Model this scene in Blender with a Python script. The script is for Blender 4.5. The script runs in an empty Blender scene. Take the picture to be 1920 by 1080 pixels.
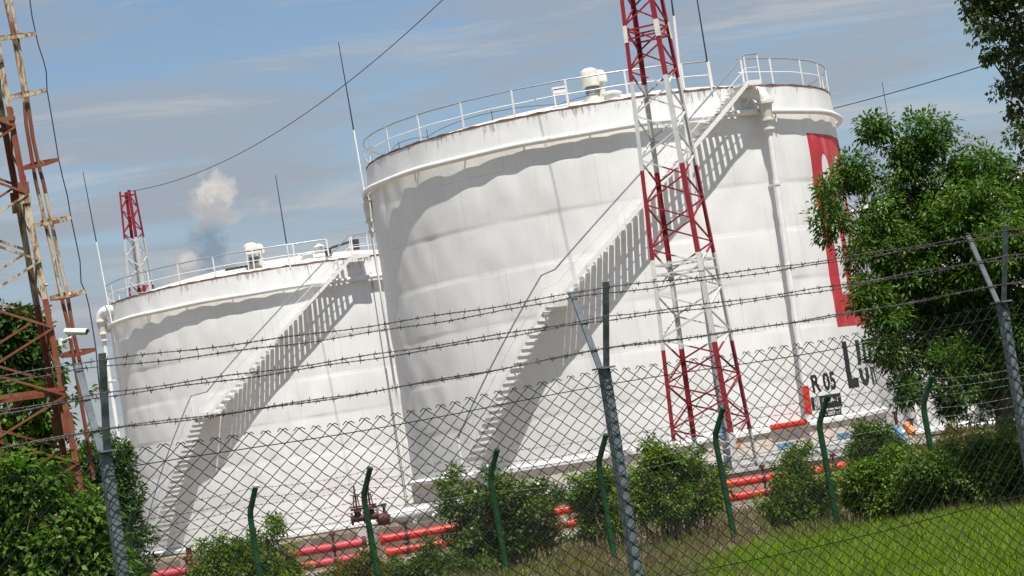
import bpy, bmesh, math, random
import numpy as np
from mathutils import Matrix, Vector
R_ = math.radians
C = bpy.context.scene.collection
random.seed(7); np.random.seed(7)
rnd = random.random
PI = math.pi

# ------------------------------------------------------------------ camera
EYE = 2.7
F, PITCH, ROLL = 4300.0, 0.06455, -0.15492
cd = bpy.data.cameras.new("camera"); cam = bpy.data.objects.new("camera", cd); C.objects.link(cam)
cd.sensor_width = 36.0; cd.lens = F / 1920 * 36.0; cd.clip_start = 0.5; cd.clip_end = 6000
cam.matrix_world = Matrix.Translation((0, 0, EYE)) @ Matrix.Rotation(PI / 2 + PITCH, 4, 'X') @ Matrix.Rotation(ROLL, 4, 'Z')
bpy.context.scene.camera = cam

def at(px, py, y):
    """world point at depth y (m) for a point measured in the 1920x1080 photograph"""
    x = (px - 960) / F; v = -(py - 540) / F
    c, s = math.cos(ROLL), math.sin(ROLL)
    xr = c * x - s * v; yr = s * x + c * v
    dy = math.cos(PITCH) - yr * math.sin(PITCH); dz = math.sin(PITCH) + yr * math.cos(PITCH)
    t = y / dy
    return Vector((xr * t, y, EYE + dz * t))

def direction(px, py):
    p = at(px, py, 1.0) - Vector((0, 0, EYE)); return p.normalized()

# ------------------------------------------------------------------ sun, sky, exposure
SUN_EL, SUN_AZ = 66.0, 18.0          # azimuth: from the tank towards the camera (-Y), swung to the right (+X)
sdir = Vector((math.sin(R_(SUN_AZ)) * math.cos(R_(SUN_EL)), -math.cos(R_(SUN_AZ)) * math.cos(R_(SUN_EL)), math.sin(R_(SUN_EL))))
sl = bpy.data.lights.new("sun", 'SUN'); sl.energy = 4.6; sl.angle = R_(0.55); sl.color = (1.0, 0.965, 0.905)
so = bpy.data.objects.new("sun", sl); C.objects.link(so)
so.rotation_euler = (-sdir).to_track_quat('-Z', 'Y').to_euler()
vs = bpy.context.scene.view_settings
vs.view_transform = 'Standard'; vs.look = 'None'; vs.gamma = 1.0; vs.use_curve_mapping = False
vs.exposure = 0.45

world = bpy.data.worlds.new("World"); bpy.context.scene.world = world; world.use_nodes = True

class NT:
    def __init__(s, nt): s.n = nt.nodes; s.l = nt.links
    def new(s, t, **kw):
        nd = s.n.new(t)
        for k, v in kw.items():
            if k.startswith('i_'):
                key = k[2:]; key = int(key) if key.isdigit() else key.replace('_', ' ')
                s.put(nd.inputs[key], v)
            else: setattr(nd, k, v)
        return nd
    def put(s, sock, v):
        if isinstance(v, bpy.types.NodeSocket): s.l.new(v, sock)
        else:
            try: sock.default_value = v
            except Exception: sock.default_value = (*v, 1.0)
    def math(s, op, a, b=0.0, c=None, clamp=False):
        nd = s.new('ShaderNodeMath', operation=op, use_clamp=clamp)
        s.put(nd.inputs[0], a); s.put(nd.inputs[1], b)
        if c is not None: s.put(nd.inputs[2], c)
        return nd.outputs[0]
    def mix(s, f, a, b, mode='MIX'):
        nd = s.new('ShaderNodeMix', data_type='RGBA', blend_type=mode)
        s.put(nd.inputs[0], f); s.put(nd.inputs[6], a); s.put(nd.inputs[7], b)
        return nd.outputs[2]
    def noise(s, vec, scale=5, detail=4, rough=.55, dist=0.0):
        nd = s.new('ShaderNodeTexNoise'); 
        if vec is not None: s.l.new(vec, nd.inputs['Vector'])
        nd.inputs['Scale'].default_value = scale; nd.inputs['Detail'].default_value = detail
        nd.inputs['Roughness'].default_value = rough; nd.inputs['Distortion'].default_value = dist
        return nd.outputs['Fac']
    def mapping(s, vec, scale=(1, 1, 1), rot=(0, 0, 0), loc=(0, 0, 0)):
        nd = s.new('ShaderNodeMapping'); s.l.new(vec, nd.inputs['Vector'])
        nd.inputs['Scale'].default_value = scale; nd.inputs['Rotation'].default_value = rot; nd.inputs['Location'].default_value = loc
        return nd.outputs[0]
    def smooth(s, v, a, b):
        nd = s.new('ShaderNodeMapRange', interpolation_type='SMOOTHSTEP')
        s.put(nd.inputs[0], v); s.put(nd.inputs[1], a); s.put(nd.inputs[2], b); s.put(nd.inputs[3], 0.0); s.put(nd.inputs[4], 1.0)
        return nd.outputs[0]

def build_world():
    t = NT(world.node_tree)
    for nd in list(t.n): t.n.remove(nd)
    out = t.new('ShaderNodeOutputWorld'); bg = t.new('ShaderNodeBackground'); t.l.new(bg.outputs[0], out.inputs[0])
    sky = t.new('ShaderNodeTexSky', sky_type='NISHITA', sun_disc=False)
    sky.sun_elevation = R_(SUN_EL); sky.sun_rotation = math.atan2(sdir.x, sdir.y)
    sky.altitude = 100; sky.air_density = 1.0; sky.dust_density = 1.2; sky.ozone_density = 1.5
    co = t.new('ShaderNodeTexCoord').outputs['Generated']
    # thin streaky high cloud: stretched along the horizon, a little tilted
    m1 = t.mapping(co, (4.0, 1.0, 25.0), (0, R_(3), 0))
    m2 = t.mapping(co, (8.0, 2.0, 60.0), (0, R_(5), 0), (3.1, 0, 1.7))
    n1 = t.noise(m1, 1.0, 5, .55, .6); n2 = t.noise(m2, 1.0, 5, .6, .4)
    nn = t.math('ADD', t.math('MULTIPLY', n1, .66), t.math('MULTIPLY', n2, .34))
    sep = t.new('ShaderNodeSeparateXYZ'); t.l.new(co, sep.inputs[0])
    veil = t.smooth(nn, .41, .58)
    low = t.smooth(sep.outputs[2], .21, .03)          # haze thickens towards the horizon
    veil = t.math('ADD', t.math('MULTIPLY', veil, .72), t.math('MULTIPLY', low, .38), clamp=True)
    veil = t.math('MAXIMUM', veil, .12)
    m3 = t.mapping(co, (5.0, 1.5, 42.0), (0, R_(6), 0), (7.7, 0, 3.3)); n3 = t.noise(m3, 1.0, 7, .66, .5)
    wisps = t.math('MULTIPLY', t.smooth(n3, .47, .66), .85)
    skyc = t.mix(1.0, sky.outputs[0], (.66, .90, 1.10), 'MULTIPLY')
    col = t.mix(veil, skyc, VEIL)
    col = t.mix(wisps, col, (3.3, 4.3, 5.3))
    col = t.mix(1.0, col, (.97, .785, .675), 'MULTIPLY')
    # small cumulus heads with a grey-blue shaded underside, low over the far roof
    nc = t.noise(t.mapping(co, (1, 1, 1)), 150, 7, .66)
    nb = t.noise(t.mapping(co, (1, 1, 1), (0, 0, 0), (5, 2, 1)), 45, 4, .6)
    def puff(px, py, rx, rz, c, strength=1.0, soft=.35, wob=1.7):
        nonlocal col
        d = direction(px, py)
        sub = t.new('ShaderNodeVectorMath', operation='SUBTRACT'); t.l.new(co, sub.inputs[0]); sub.inputs[1].default_value = d
        rot = t.mapping(sub.outputs[0], (F / rx, F / rx, F / rz))
        ln = t.new('ShaderNodeVectorMath', operation='LENGTH'); t.l.new(rot, ln.inputs[0])
        r = t.math('ADD', ln.outputs[1], t.math('MULTIPLY', t.math('SUBTRACT', nc, .5), wob))
        r = t.math('ADD', r, t.math('MULTIPLY', t.math('SUBTRACT', nb, .5), wob))
        a = t.math('MULTIPLY', t.smooth(r, 1.0, 1.0 - soft), strength)
        cc = t.mix(t.smooth(t.math('ADD', t.math('MULTIPLY', nc, .6), t.math('MULTIPLY', nb, .4)), .40, .60), tuple(x * .86 for x in c), tuple(x * 1.08 for x in c)); col = t.mix(a, col, cc)
    for p in PUFFS: puff(*p)
    t.l.new(col, bg.inputs[0]); bg.inputs[1].default_value = 0.115
VEIL = (2.34, 3.2, 4.25)
CW, CG, CB = (4.5, 4.3, 4.15), (3.1, 3.15, 3.3), (1.5, 2.0, 2.6)
PUFFS = [(398, 470, 50, 85, CB, .75, .95), (372, 392, 24, 30, CG, .7, .6), (436, 408, 26, 20, CG, .85, .6), (405, 366, 44, 42, CW, .9, .55), (392, 358, 24, 24, CW, .8, .5),
         (400, 398, 44, 34, CG, .75, .8), (372, 432, 12, 14, CG, .4, .9),
         (348, 505, 28, 36, CG, .95, .5), (332, 522, 38, 26, CG, .8, .7), (352, 488, 20, 18, CW, .75, .6), (494, 385, 15, 24, CG, .45, .8), (215, 512, 40, 20, CG, .5, .8), (312, 527, 22, 10, CG, .6, .7),
         (100, 600, 90, 60, CG, .30, .9), (180, 720, 60, 60, CG, .35, .9)]
build_world()

# ------------------------------------------------------------------ materials
def material(name):
    m = bpy.data.materials.new(name); m.use_nodes = True
    t = NT(m.node_tree); b = t.n['Principled BSDF']; return m, t, b

def paint(name, col, rough=.5, var=.12, scale=4.0, col2=None, thr=(.5, .7), bump=0.0, metal=0.0, spec=.35, stretch=(1, 1, 1), detail=6):
    """painted / plain surface with uneven tone and optional second colour (rust, dirt) in noise patches"""
    m, t, b = material(name)
    co = t.mapping(t.new('ShaderNodeTexCoord').outputs['Object'], stretch)
    n = t.noise(co, scale, detail, .6)
    hi = tuple(min(1, c * (1 + var)) for c in col); lo = tuple(c * (1 - var) for c in col)
    c = t.mix(t.smooth(n, .3, .7), lo, hi)
    if col2:
        n2 = t.noise(co, scale * 1.9, detail, .65, .4)
        c = t.mix(t.smooth(n2, *thr), c, col2)
    t.l.new(c, b.inputs['Base Color'])
    b.inputs['Roughness'].default_value = rough; b.inputs['Metallic'].default_value = metal
    b.inputs['Specular IOR Level'].default_value = spec
    if bump:
        bp = t.new('ShaderNodeBump'); bp.inputs['Strength'].default_value = bump; bp.inputs['Distance'].default_value = .02
        t.l.new(t.noise(co, scale * 3, 6, .65), bp.inputs['Height']); t.l.new(bp.outputs[0], b.inputs['Normal'])
    return m

def tank_paint():
    m, t, b = material('tank_paint')
    co = t.new('ShaderNodeTexCoord').outputs['Object']
    big = t.noise(co, .22, 4, .55); mid = t.noise(t.mapping(co, (1, 1, .45)), .9, 5, .6)
    c = t.mix(t.smooth(big, .3, .7), (.70, .695, .68), (.79, .785, .77))
    c = t.mix(t.math('MULTIPLY', t.smooth(mid, .5, .75), .30), c, (.60, .585, .55))
    # rain streaks running down the plates
    st = t.noise(t.mapping(co, (2.6, 2.6, .10)), 1.6, 5, .65)
    c = t.mix(t.math('MULTIPLY', t.smooth(st, .53, .75), .30), c, (.50, .49, .46))
    sep = t.new('ShaderNodeSeparateXYZ'); t.l.new(co, sep.inputs[0]); z = sep.outputs[2]
    # dark rusty runs just under the roof edge
    rim = t.smooth(z, 12.9, 14.1)
    rn = t.math('ADD', t.math('MULTIPLY', t.noise(t.mapping(co, (3.0, 3.0, .40)), 1.5, 7, .75), .78), t.math('MULTIPLY', t.noise(co, .55, 2, .5), .24))
    ru = t.math('MULTIPLY', t.smooth(t.math('ADD', rn, t.math('MULTIPLY', rim, .15)), .675, .76), t.math('GREATER_THAN', z, 12.2))
    c = t.mix(t.math('MULTIPLY', ru, .75), c, (.16, .12, .10))
    # dirt along horizontal welds
    wz = t.math('FRACT', t.math('DIVIDE', z, 2.011))
    wl = t.math('MULTIPLY', t.math('LESS_THAN', t.math('ABSOLUTE', t.math('SUBTRACT', wz, .004)), .008), t.smooth(t.noise(co, .8, 3, .6), .42, .62))
    c = t.mix(t.math('MULTIPLY', wl, .55), c, (.36, .35, .33))
    # single plates: slightly different paint age, dirty vertical welds
    ang = t.math('MULTIPLY', t.math('ARCTAN2', sep.outputs[0], sep.outputs[1]), 10.46 / 6.0)
    row = t.math('FLOOR', t.math('DIVIDE', z, 2.011))
    colm = t.math('ADD', ang, t.math('MULTIPLY', row, .37))
    cv = t.new('ShaderNodeCombineXYZ'); t.l.new(t.math('FLOOR', colm), cv.inputs[0]); t.l.new(row, cv.inputs[1])
    wn = t.new('ShaderNodeTexWhiteNoise', noise_dimensions='2D'); t.l.new(cv.outputs[0], wn.inputs['Vector'])
    c = t.mix(t.math('MULTIPLY', wn.outputs['Value'], .22), c, (.64, .625, .60))
    vl = t.math('LESS_THAN', t.math('ABSOLUTE', t.math('SUBTRACT', t.math('FRACT', colm), .5)), .0035)
    c = t.mix(t.math('MULTIPLY', vl, .30), c, (.42, .41, .39))
    base = t.math('MULTIPLY', t.smooth(t.math('ADD', z, t.math('MULTIPLY', t.noise(t.mapping(co, (1.5, 1.5, .3)), 2.0, 5, .65), 2.2)), 2.0, .6), .3)
    c = t.mix(base, c, (.46, .43, .38))
    sp = t.noise(co, 9, 2, .5)
    c = t.mix(t.math('MULTIPLY', t.smooth(sp, .76, .80), .5), c, (.30, .27, .24))
    t.l.new(c, b.inputs['Base Color']); b.inputs['Roughness'].default_value = .48; b.inputs['Specular IOR Level'].default_value = .3
    bp = t.new('ShaderNodeBump'); bp.inputs['Strength'].default_value = .25; bp.inputs['Distance'].default_value = .03
    t.l.new(t.noise(co, 2.2, 5, .6), bp.inputs['Height']); t.l.new(bp.outputs[0], b.inputs['Normal'])
    return m

def band_paint(name, z0, step, ca, cb, rust=None, rthr=(.6, .68), stops=None):
    """paint in horizontal bands up a mast (height in the mast's own coordinates)"""
    m, t, b = material(name)
    co = t.new('ShaderNodeTexCoord').outputs['Object']
    sep = t.new('ShaderNodeSeparateXYZ'); t.l.new(co, sep.inputs[0])
    n = t.noise(co, 3, 5, .6)
    if stops is None:
        k = t.math('FLOOR', t.math('DIVIDE', t.math('SUBTRACT', sep.outputs[2], z0), step))
        odd = t.math('GREATER_THAN', t.math('ABSOLUTE', t.math('MODULO', k, 2.0)), .5)
    else:
        odd = 0.0; zz = t.math('ADD', sep.outputs[2], t.math('MULTIPLY', t.math('SUBTRACT', n, .5), .12))
        for i, s in enumerate(stops):
            g = t.math('GREATER_THAN', zz, s)
            odd = g if i == 0 else t.math('ABSOLUTE', t.math('SUBTRACT', odd, g))
    n2 = t.noise(t.mapping(co, (1, 1, .5)), 5, 6, .65)
    a = t.mix(t.smooth(n2, .3, .7), tuple(c * .78 for c in ca), tuple(c * 1.15 for c in ca))
    bb = t.mix(t.smooth(n2, .3, .7), tuple(c * .85 for c in cb), tuple(min(1, c * 1.06) for c in cb))
    c = t.mix(odd, a, bb)
    if rust:
        n3 = t.noise(t.mapping(co, (1, 1, .35)), 9, 7, .7, .5)
        c = t.mix(t.smooth(n3, *rthr), c, rust)
    t.l.new(c, b.inputs['Base Color']); b.inputs['Roughness'].default_value = .5; b.inputs['Specular IOR Level'].default_value = .35
    return m

def leaf_mat(name, c1, c2, c3=None, trans=.35, p3=.06):
    m, t, b = material(name)
    geo = t.new('ShaderNodeNewGeometry'); r = geo.outputs['Random Per Island']
    co = t.new('ShaderNodeTexCoord').outputs['Object']
    n = t.noise(co, .9, 3, .6)
    c = t.mix(t.math('ADD', t.math('MULTIPLY', r, .65), t.math('MULTIPLY', t.smooth(n, .35, .65), .35)), c1, c2)
    if c3: c = t.mix(t.math('LESS_THAN', t.math('FRACT', t.math('MULTIPLY', r, 37.3)), p3), c, c3)
    t.l.new(c, b.inputs['Base Color']); b.inputs['Roughness'].default_value = .45; b.inputs['Specular IOR Level'].default_value = .2
    tr = t.new('ShaderNodeBsdfTranslucent'); t.l.new(t.mix(1.0, c, (1.25, 1.35, .55), 'MULTIPLY'), tr.inputs[0])
    mx = t.new('ShaderNodeMixShader'); mx.inputs[0].default_value = trans
    t.l.new(b.outputs[0], mx.inputs[1]); t.l.new(tr.outputs[0], mx.inputs[2])
    t.l.new(mx.outputs[0], t.n['Material Output'].inputs[0])
    return m

M = {}
M['tank'] = tank_paint()
M['white'] = paint('white_metal_paint', (.74, .735, .72), .45, .06, 2, (.55, .50, .44), (.66, .8))
M['whitedirty'] = paint('weathered_white_paint', (.66, .64, .58), .55, .12, 3, (.36, .30, .22), (.60, .78))
M['rustrim'] = paint('rusty_roof_edge', (.17, .085, .06), .8, .35, 3, (.55, .52, .48), (.62, .70))
M['roof'] = paint('roof_paint', (.62, .59, .53), .6, .08, 1)
M['grey'] = paint('galvanised_grey', (.30, .31, .32), .45, .15, 6, metal=.3)
M['greylight'] = paint('weathered_post_paint', (.125, .145, .158), .5, .22, 14, (.08, .08, .08), (.6, .72), bump=.2)
M['bolt'] = paint('dark_steel', (.045, .045, .05), .5, .2, 6)
M['red'] = paint('red_pipe_paint', (.60, .035, .025), .42, .12, 1.3, (.42, .10, .06), (.60, .75))
M['redfade'] = paint('faded_red_pipe_paint', (.50, .05, .07), .5, .14, 1.6, (.40, .16, .15), (.58, .74))
M['darkred'] = paint('dark_red_valve_paint', (.10, .02, .022), .5, .2, 5)
M['logored'] = paint('red_lettering_paint', (.50, .035, .05), .6, .14, .8, (.60, .17, .17), (.50, .74), stretch=(1, 1, .22))
M['black'] = paint('black_lettering_paint', (.022, .023, .028), .55, .15, 2)
M['beige'] = paint('pale_plaster', (.60, .53, .45), .85, .10, 1.3, (.42, .37, .31), (.56, .72), bump=.25)
M['concrete'] = paint('grey_concrete', (.31, .305, .30), .9, .14, 1.6, (.20, .19, .18), (.56, .72), bump=.3)
M['brownwall'] = paint('brown_stained_concrete', (.20, .155, .125), .9, .22, 1.2, (.40, .36, .31), (.55, .72), bump=.4, stretch=(1, 1, .4))
M['brownpale'] = paint('pale_concrete_wall', (.34, .285, .235), .9, .18, 1.4, (.20, .15, .11), (.56, .74), bump=.4, stretch=(1, 1, .4))
M['coping'] = paint('pale_coping', (.52, .49, .45), .85, .12, 3, bump=.2)
M['blue'] = paint('light_blue_paint', (.12, .28, .42), .5, .12, 2, (.4, .5, .55), (.6, .75))
M['orange'] = paint('orange_paint', (.70, .24, .07), .5, .12, 2)
M['wire'] = paint('dark_coated_wire', (.012, .021, .016), .7, .2, 30, spec=.12)
M['barb'] = paint('weathered_barbed_wire', (.075, .068, .062), .6, .5, 6, (.12, .025, .02), (.60, .68), metal=.2)
M['barbgreen'] = paint('grey_wire', (.12, .13, .125), .5, .2, 5)
M['farmesh'] = paint('dull_fence_wire', (.055, .06, .055), .7, .2, 5, spec=.1)
M['greenpost'] = paint('green_post_paint', (.012, .055, .020), .4, .25, 3, (.07, .13, .035), (.60, .75))
M['cable'] = paint('black_cable', (.03, .032, .036), .5, .1, 5)
M['mast'] = band_paint('red_white_mast_paint', 2.41, 3.23, (.27, .018, .03), (.58, .58, .56), (.32, .25, .19), (.66, .74))
M['rusttower'] = band_paint('rusty_tower_paint', 0, 1, (.215, .045, .026), (.54, .45, .32), (.20, .09, .04), (.44, .58), stops=[6.0, 7.69, 9.09, 10.9])
M['rusttower'].node_tree.nodes['Principled BSDF'].inputs['Roughness'].default_value = .65
M['bark'] = paint('bark', (.075, .058, .043), .9, .3, 6, bump=.5, stretch=(1, 1, .3))
M['twig'] = paint('dry_twigs', (.16, .115, .075), .9, .3, 5)
M['leafA'] = leaf_mat('ash_leaf', (.020, .064, .008), (.100, .190, .020), (.20, .25, .06), .34)
M['leafB'] = leaf_mat('poplar_leaf', (.045, .080, .022), (.10, .135, .045), (.17, .18, .09), .28)
M['leafC'] = leaf_mat('broad_bush_leaf', (.024, .072, .006), (.125, .225, .022), (.26, .32, .08), .40)
M['leafD'] = leaf_mat('shrub_leaf', (.035, .095, .006), (.21, .31, .024), (.26, .28, .11), .34)
M['leafE'] = leaf_mat('dark_shrub_leaf', (.028, .075, .008), (.145, .22, .030), (.19, .21, .12), .28)
M['leafF'] = leaf_mat('reddish_shrub_leaf', (.055, .095, .012), (.17, .20, .028), (.34, .12, .03), .33, .16)
M['leafG'] = leaf_mat('tree_leaf_left', (.022, .062, .012), (.085, .155, .03), (.15, .19, .07), .3)
M['flower'] = paint('white_petals', (.80, .80, .74), .6, .05, 8)
M['camwhite'] = paint('white_plastic', (.72, .72, .70), .35, .04, 8)

def ground_mat():
    m, t, b = material('ground_soil')
    co = t.new('ShaderNodeTexCoord').outputs['Object']
    n1 = t.noise(co, .35, 5, .6); n2 = t.noise(co, 2.2, 6, .65); n3 = t.noise(co, 14, 5, .7)
    c = t.mix(t.smooth(n2, .35, .65), (.12, .085, .05), (.25, .20, .14))
    c = t.mix(t.smooth(n1, .50, .62), c, (.36, .31, .25))
    sep = t.new('ShaderNodeSeparateXYZ'); t.l.new(co, sep.inputs[0])
    g = t.math('ADD', t.smooth(sep.outputs[1], 44.5, 41.0), t.math('MULTIPLY', t.math('SUBTRACT', n2, .5), .8))
    c = t.mix(t.smooth(g, .35, .75), c, (.055, .085, .018))
    c = t.mix(t.math('MULTIPLY', t.smooth(n3, .45, .7), .35), c, (.07, .055, .035))
    t.l.new(c, b.inputs['Base Color']); b.inputs['Roughness'].default_value = .95; b.inputs['Specular IOR Level'].default_value = .15
    bp = t.new('ShaderNodeBump'); bp.inputs['Strength'].default_value = .6; bp.inputs['Distance'].default_value = .05
    t.l.new(n3, bp.inputs['Height']); t.l.new(bp.outputs[0], b.inputs['Normal'])
    return m
M['ground'] = ground_mat()

def blade_mat(name, c1, c2, c3):
    m = leaf_mat(name, c1, c2, c3, .4, .12); return m
M['grass'] = blade_mat('grass_blades', (.105, .200, .006), (.25, .385, .018), (.28, .30, .09))
M['drygrass'] = blade_mat('dry_stalks', (.13, .095, .055), (.27, .21, .13), (.12, .15, .04))

# ------------------------------------------------------------------ mesh builder
class MB:
    def __init__(s): s.v = []; s.f = []
    def add(s, vs, fs):
        o = len(s.v); s.v.extend([tuple(p) for p in vs]); s.f.extend([tuple(i + o for i in f) for f in fs])
    def box(s, c, size, mat=None):
        hx, hy, hz = size[0] / 2, size[1] / 2, size[2] / 2
        vs = [Vector((sx * hx, sy * hy, sz * hz)) for sz in (-1, 1) for sy in (-1, 1) for sx in (-1, 1)]
        if mat is not None: vs = [mat @ v for v in vs]
        c = Vector(c); vs = [v + c for v in vs]
        s.add(vs, [(0, 2, 3, 1), (4, 5, 7, 6), (0, 1, 5, 4), (2, 6, 7, 3), (0, 4, 6, 2), (1, 3, 7, 5)])
    def bar(s, a, b, w, h, up=(0, 0, 1)):
        """straight bar from a to b; w across (perpendicular to up), h along up"""
        a = Vector(a); b = Vector(b); d = (b - a); L = d.length
        if L < 1e-6: return
        d /= L; u = Vector(up)
        if abs(d.dot(u)) > .98: u = Vector((0, 1, 0)) if abs(d.y) < .9 else Vector((1, 0, 0))
        x = d.cross(u).normalized(); u = x.cross(d).normalized()
        vs = []
        for p in (a, b):
            for sx, su in ((-1, -1), (1, -1), (1, 1), (-1, 1)): vs.append(p + x * sx * w / 2 + u * su * h / 2)
        s.add(vs, [(0, 1, 2, 3), (7, 6, 5, 4), (0, 4, 5, 1), (1, 5, 6, 2), (2, 6, 7, 3), (3, 7, 4, 0)])
    def tube(s, pts, r, n=8, closed=False, caps=True):
        pts = [Vector(p) for p in pts]; N = len(pts)
        rs = r if isinstance(r, (list, tuple)) else [r] * N
        ring = []; prev = None; vs = []
        for i, p in enumerate(pts):
            if closed: d = pts[(i + 1) % N] - pts[i - 1]
            else: d = pts[min(i + 1, N - 1)] - pts[max(i - 1, 0)]
            if d.length < 1e-9: d = Vector((0, 0, 1))
            d.normalize()
            if prev is None:
                u = Vector((0, 0, 1)) if abs(d.z) < .9 else Vector((1, 0, 0))
                x = d.cross(u).normalized()
            else:
                x = prev - d * prev.dot(d)
                x = x.normalized() if x.length > 1e-6 else d.orthogonal().normalized()
            prev = x; y = d.cross(x)
            for k in range(n):
                a = 2 * PI * k / n; vs.append(p + (x * math.cos(a) + y * math.sin(a)) * rs[i])
        fs = []
        for i in range(N if closed else N - 1):
            j = (i + 1) % N
            for k in range(n):
                k2 = (k + 1) % n; fs.append((i * n + k, i * n + k2, j * n + k2, j * n + k))
        if caps and not closed:
            fs.append(tuple(range(n - 1, -1, -1))); fs.append(tuple((N - 1) * n + k for k in range(n)))
        s.add(vs, fs)
    def lathe(s, prof, n=48, c=(0, 0, 0), cap=True):
        cx, cy, cz = c; vs = []
        for r, z in prof:
            for k in range(n):
                a = 2 * PI * k / n; vs.append((cx + r * math.sin(a), cy - r * math.cos(a), cz + z))
        fs = []
        for i in range(len(prof) - 1):
            for k in range(n):
                k2 = (k + 1) % n; fs.append((i * n + k, i * n + k2, (i + 1) * n + k2, (i + 1) * n + k))
        if cap:
            if prof[0][0] > 1e-4: fs.append(tuple(range(n - 1, -1, -1)))
            if prof[-1][0] > 1e-4: fs.append(tuple((len(prof) - 1) * n + k for k in range(n)))
        s.add(vs, fs)
    def build(s, name, mat, parent=None, smooth=False, loc=None):
        me = bpy.data.meshes.new(name); me.from_pydata(s.v, [], s.f); me.update()
        me.materials.append(M[mat] if isinstance(mat, str) else mat)
        if smooth:
            me.polygons.foreach_set('use_smooth', [True] * len(me.polygons))
            try: me.set_sharp_from_angle(angle=R_(40))
            except Exception: pass
        o = bpy.data.objects.new(name, me); C.objects.link(o)
        if parent is not None: o.parent = parent
        if loc is not None: o.location = loc
        return o

def tag(o, label=None, cat=None, group=None, kind=None):
    if label: o['label'] = label
    if cat: o['category'] = cat
    if group: o['group'] = group
    if kind: o['kind'] = kind
    return o
def thing(name, label, cat, loc=(0, 0, 0), rz=0, group=None):
    o = bpy.data.objects.new(name, None); C.objects.link(o); o.empty_display_size = .3
    o.location = loc; o.rotation_euler = (0, 0, rz); return tag(o, label, cat, group)
def structure(o): o['kind'] = 'structure'; return o
def children(o): return [c for c in bpy.data.objects if c.parent == o]
def copy_tree(o, parent=None):
    c = o.copy(); C.objects.link(c); c.parent = parent
    for ch in children(o): copy_tree(ch, c)
    return c

def mesh_np(name, verts, faces, mat, parent=None, loc=None):
    """verts (n,3), faces (m,k) numpy arrays, all faces with k corners"""
    me = bpy.data.meshes.new(name); n, (m_, k) = len(verts), faces.shape
    me.vertices.add(n); me.vertices.foreach_set('co', verts.astype(np.float32).ravel())
    me.loops.add(m_ * k); me.loops.foreach_set('vertex_index', faces.astype(np.int32).ravel())
    me.polygons.add(m_); me.polygons.foreach_set('loop_start', np.arange(0, m_ * k, k, dtype=np.int32))
    me.polygons.foreach_set('loop_total', np.full(m_, k, dtype=np.int32))
    me.update(calc_edges=True); me.validate()
    me.materials.append(M[mat] if isinstance(mat, str) else mat)
    o = bpy.data.objects.new(name, me); C.objects.link(o)
    if parent is not None: o.parent = parent
    if loc is not None: o.location = loc
    return o

# ------------------------------------------------------------------ the setting: ground, kerb
def ground():
    xs = np.concatenate([[-3000, -800, -250, -120, -60], np.linspace(-40, 60, 101), [90, 150, 300, 900, 3000]])
    ys = np.concatenate([[-60, -20, 0, 8], np.linspace(14, 66, 105), [67.2, 67.25, 70, 80, 100, 140, 200, 400, 1000, 4000]])
    X, Y = np.meshgrid(xs, ys)
    Z = np.where(Y < 16, 1.0, np.where(Y < 26, 1.0 - (Y - 16) / 10, 0.0))
    Z = Z + np.where((Y > 28) & (Y < 64), .05 * np.sin(X * 1.7 + 1.3 * np.sin(Y * .7)) * np.sin(Y * 1.1 + X * .4) + .03 * np.sin(X * 4.1 + Y * 2.3), 0)
    Z = np.where(Y > 67.22, -.75, Z)
    v = np.stack([X, Y, Z], -1).reshape(-1, 3); nx = len(xs); ny = len(ys)
    i = np.arange(nx - 1)[None, :] + nx * np.arange(ny - 1)[:, None]; i = i.ravel()
    o = mesh_np('ground', v, np.stack([i, i + 1, i + nx + 1, i + nx], -1), 'ground'); structure(o)
ground()
b = MB(); b.box((2.0, 58.4, .06), (60, .25, .14)); structure(b.build('kerb', 'coping'))

# low retaining wall in front of the tanks
w = thing('retaining_wall', 'long low brown stained concrete wall in front of the tanks', 'wall', (0, 67, 0))
b = MB(); b.box((-11, 0, -.05), (21.98, .3, 1.5)); b.build('wall_section', 'brownwall', w)
b = MB(); b.box((17.5, 0, -.05), (35, .3, 1.5)); b.build('wall_section', 'brownpale', w)
b = MB(); b.box((17.5, 0, .74), (35, .42, .08)); b.build('coping', 'coping', w)
for x in np.arange(-21, 0, 2.6):
    b = MB(); b.box((x, -.2, 0), (.28, .1, 1.5)); b.build('pillar', 'coping' if int(x) % 2 else 'brownpale', w)

# ------------------------------------------------------------------ storage tanks
TR, TH = 10.46, 14.08
rs = np.random.RandomState(3)
WAVES = [(rs.randint(8, 52), 2 * PI / rs.uniform(1.6, 7.0), rs.uniform(0, 2 * PI), rs.uniform(0, 2 * PI)) for _ in range(22)]
def dent(th, z, seed=0.0):
    """small unevenness of the welded plates, metres outwards; th in radians, z from tank base"""
    th = np.asarray(th, float); z = np.asarray(z, float)
    c = np.mod(z, 2.0114) / 2.0114
    k = np.floor(z / 2.0114)
    d = .020 * np.sin(PI * c) ** .8
    d = d + np.array([0, .016, .004, .018, .0, .014, .006, .015])[np.clip(k, 0, 7).astype(int)]
    pl = np.mod(th * TR / 6.0 + .37 * k, 1.0)
    d = d + .013 * np.sin(PI * pl) ** .6
    for i, (kt, kz, p1, p2) in enumerate(WAVES):
        d = d + .0032 * np.sin(kt * th + p1 + seed * (i + 1)) * np.sin(kz * z + p2 + seed * 2.3)
    sc = th * TR * PI / 1.5 + .9 * np.sin(th * 5 + seed)
    d = d + .022 * np.abs(np.sin(sc)) * np.clip((z - 9.5) / 1.5, 0, 1)
    amp = np.clip((14.6 - z) / 1.2, 0.15, 1.0)
    return d * amp
def polar(th, r, z): return Vector((r * math.sin(th), -r * math.cos(th), z))

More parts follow.
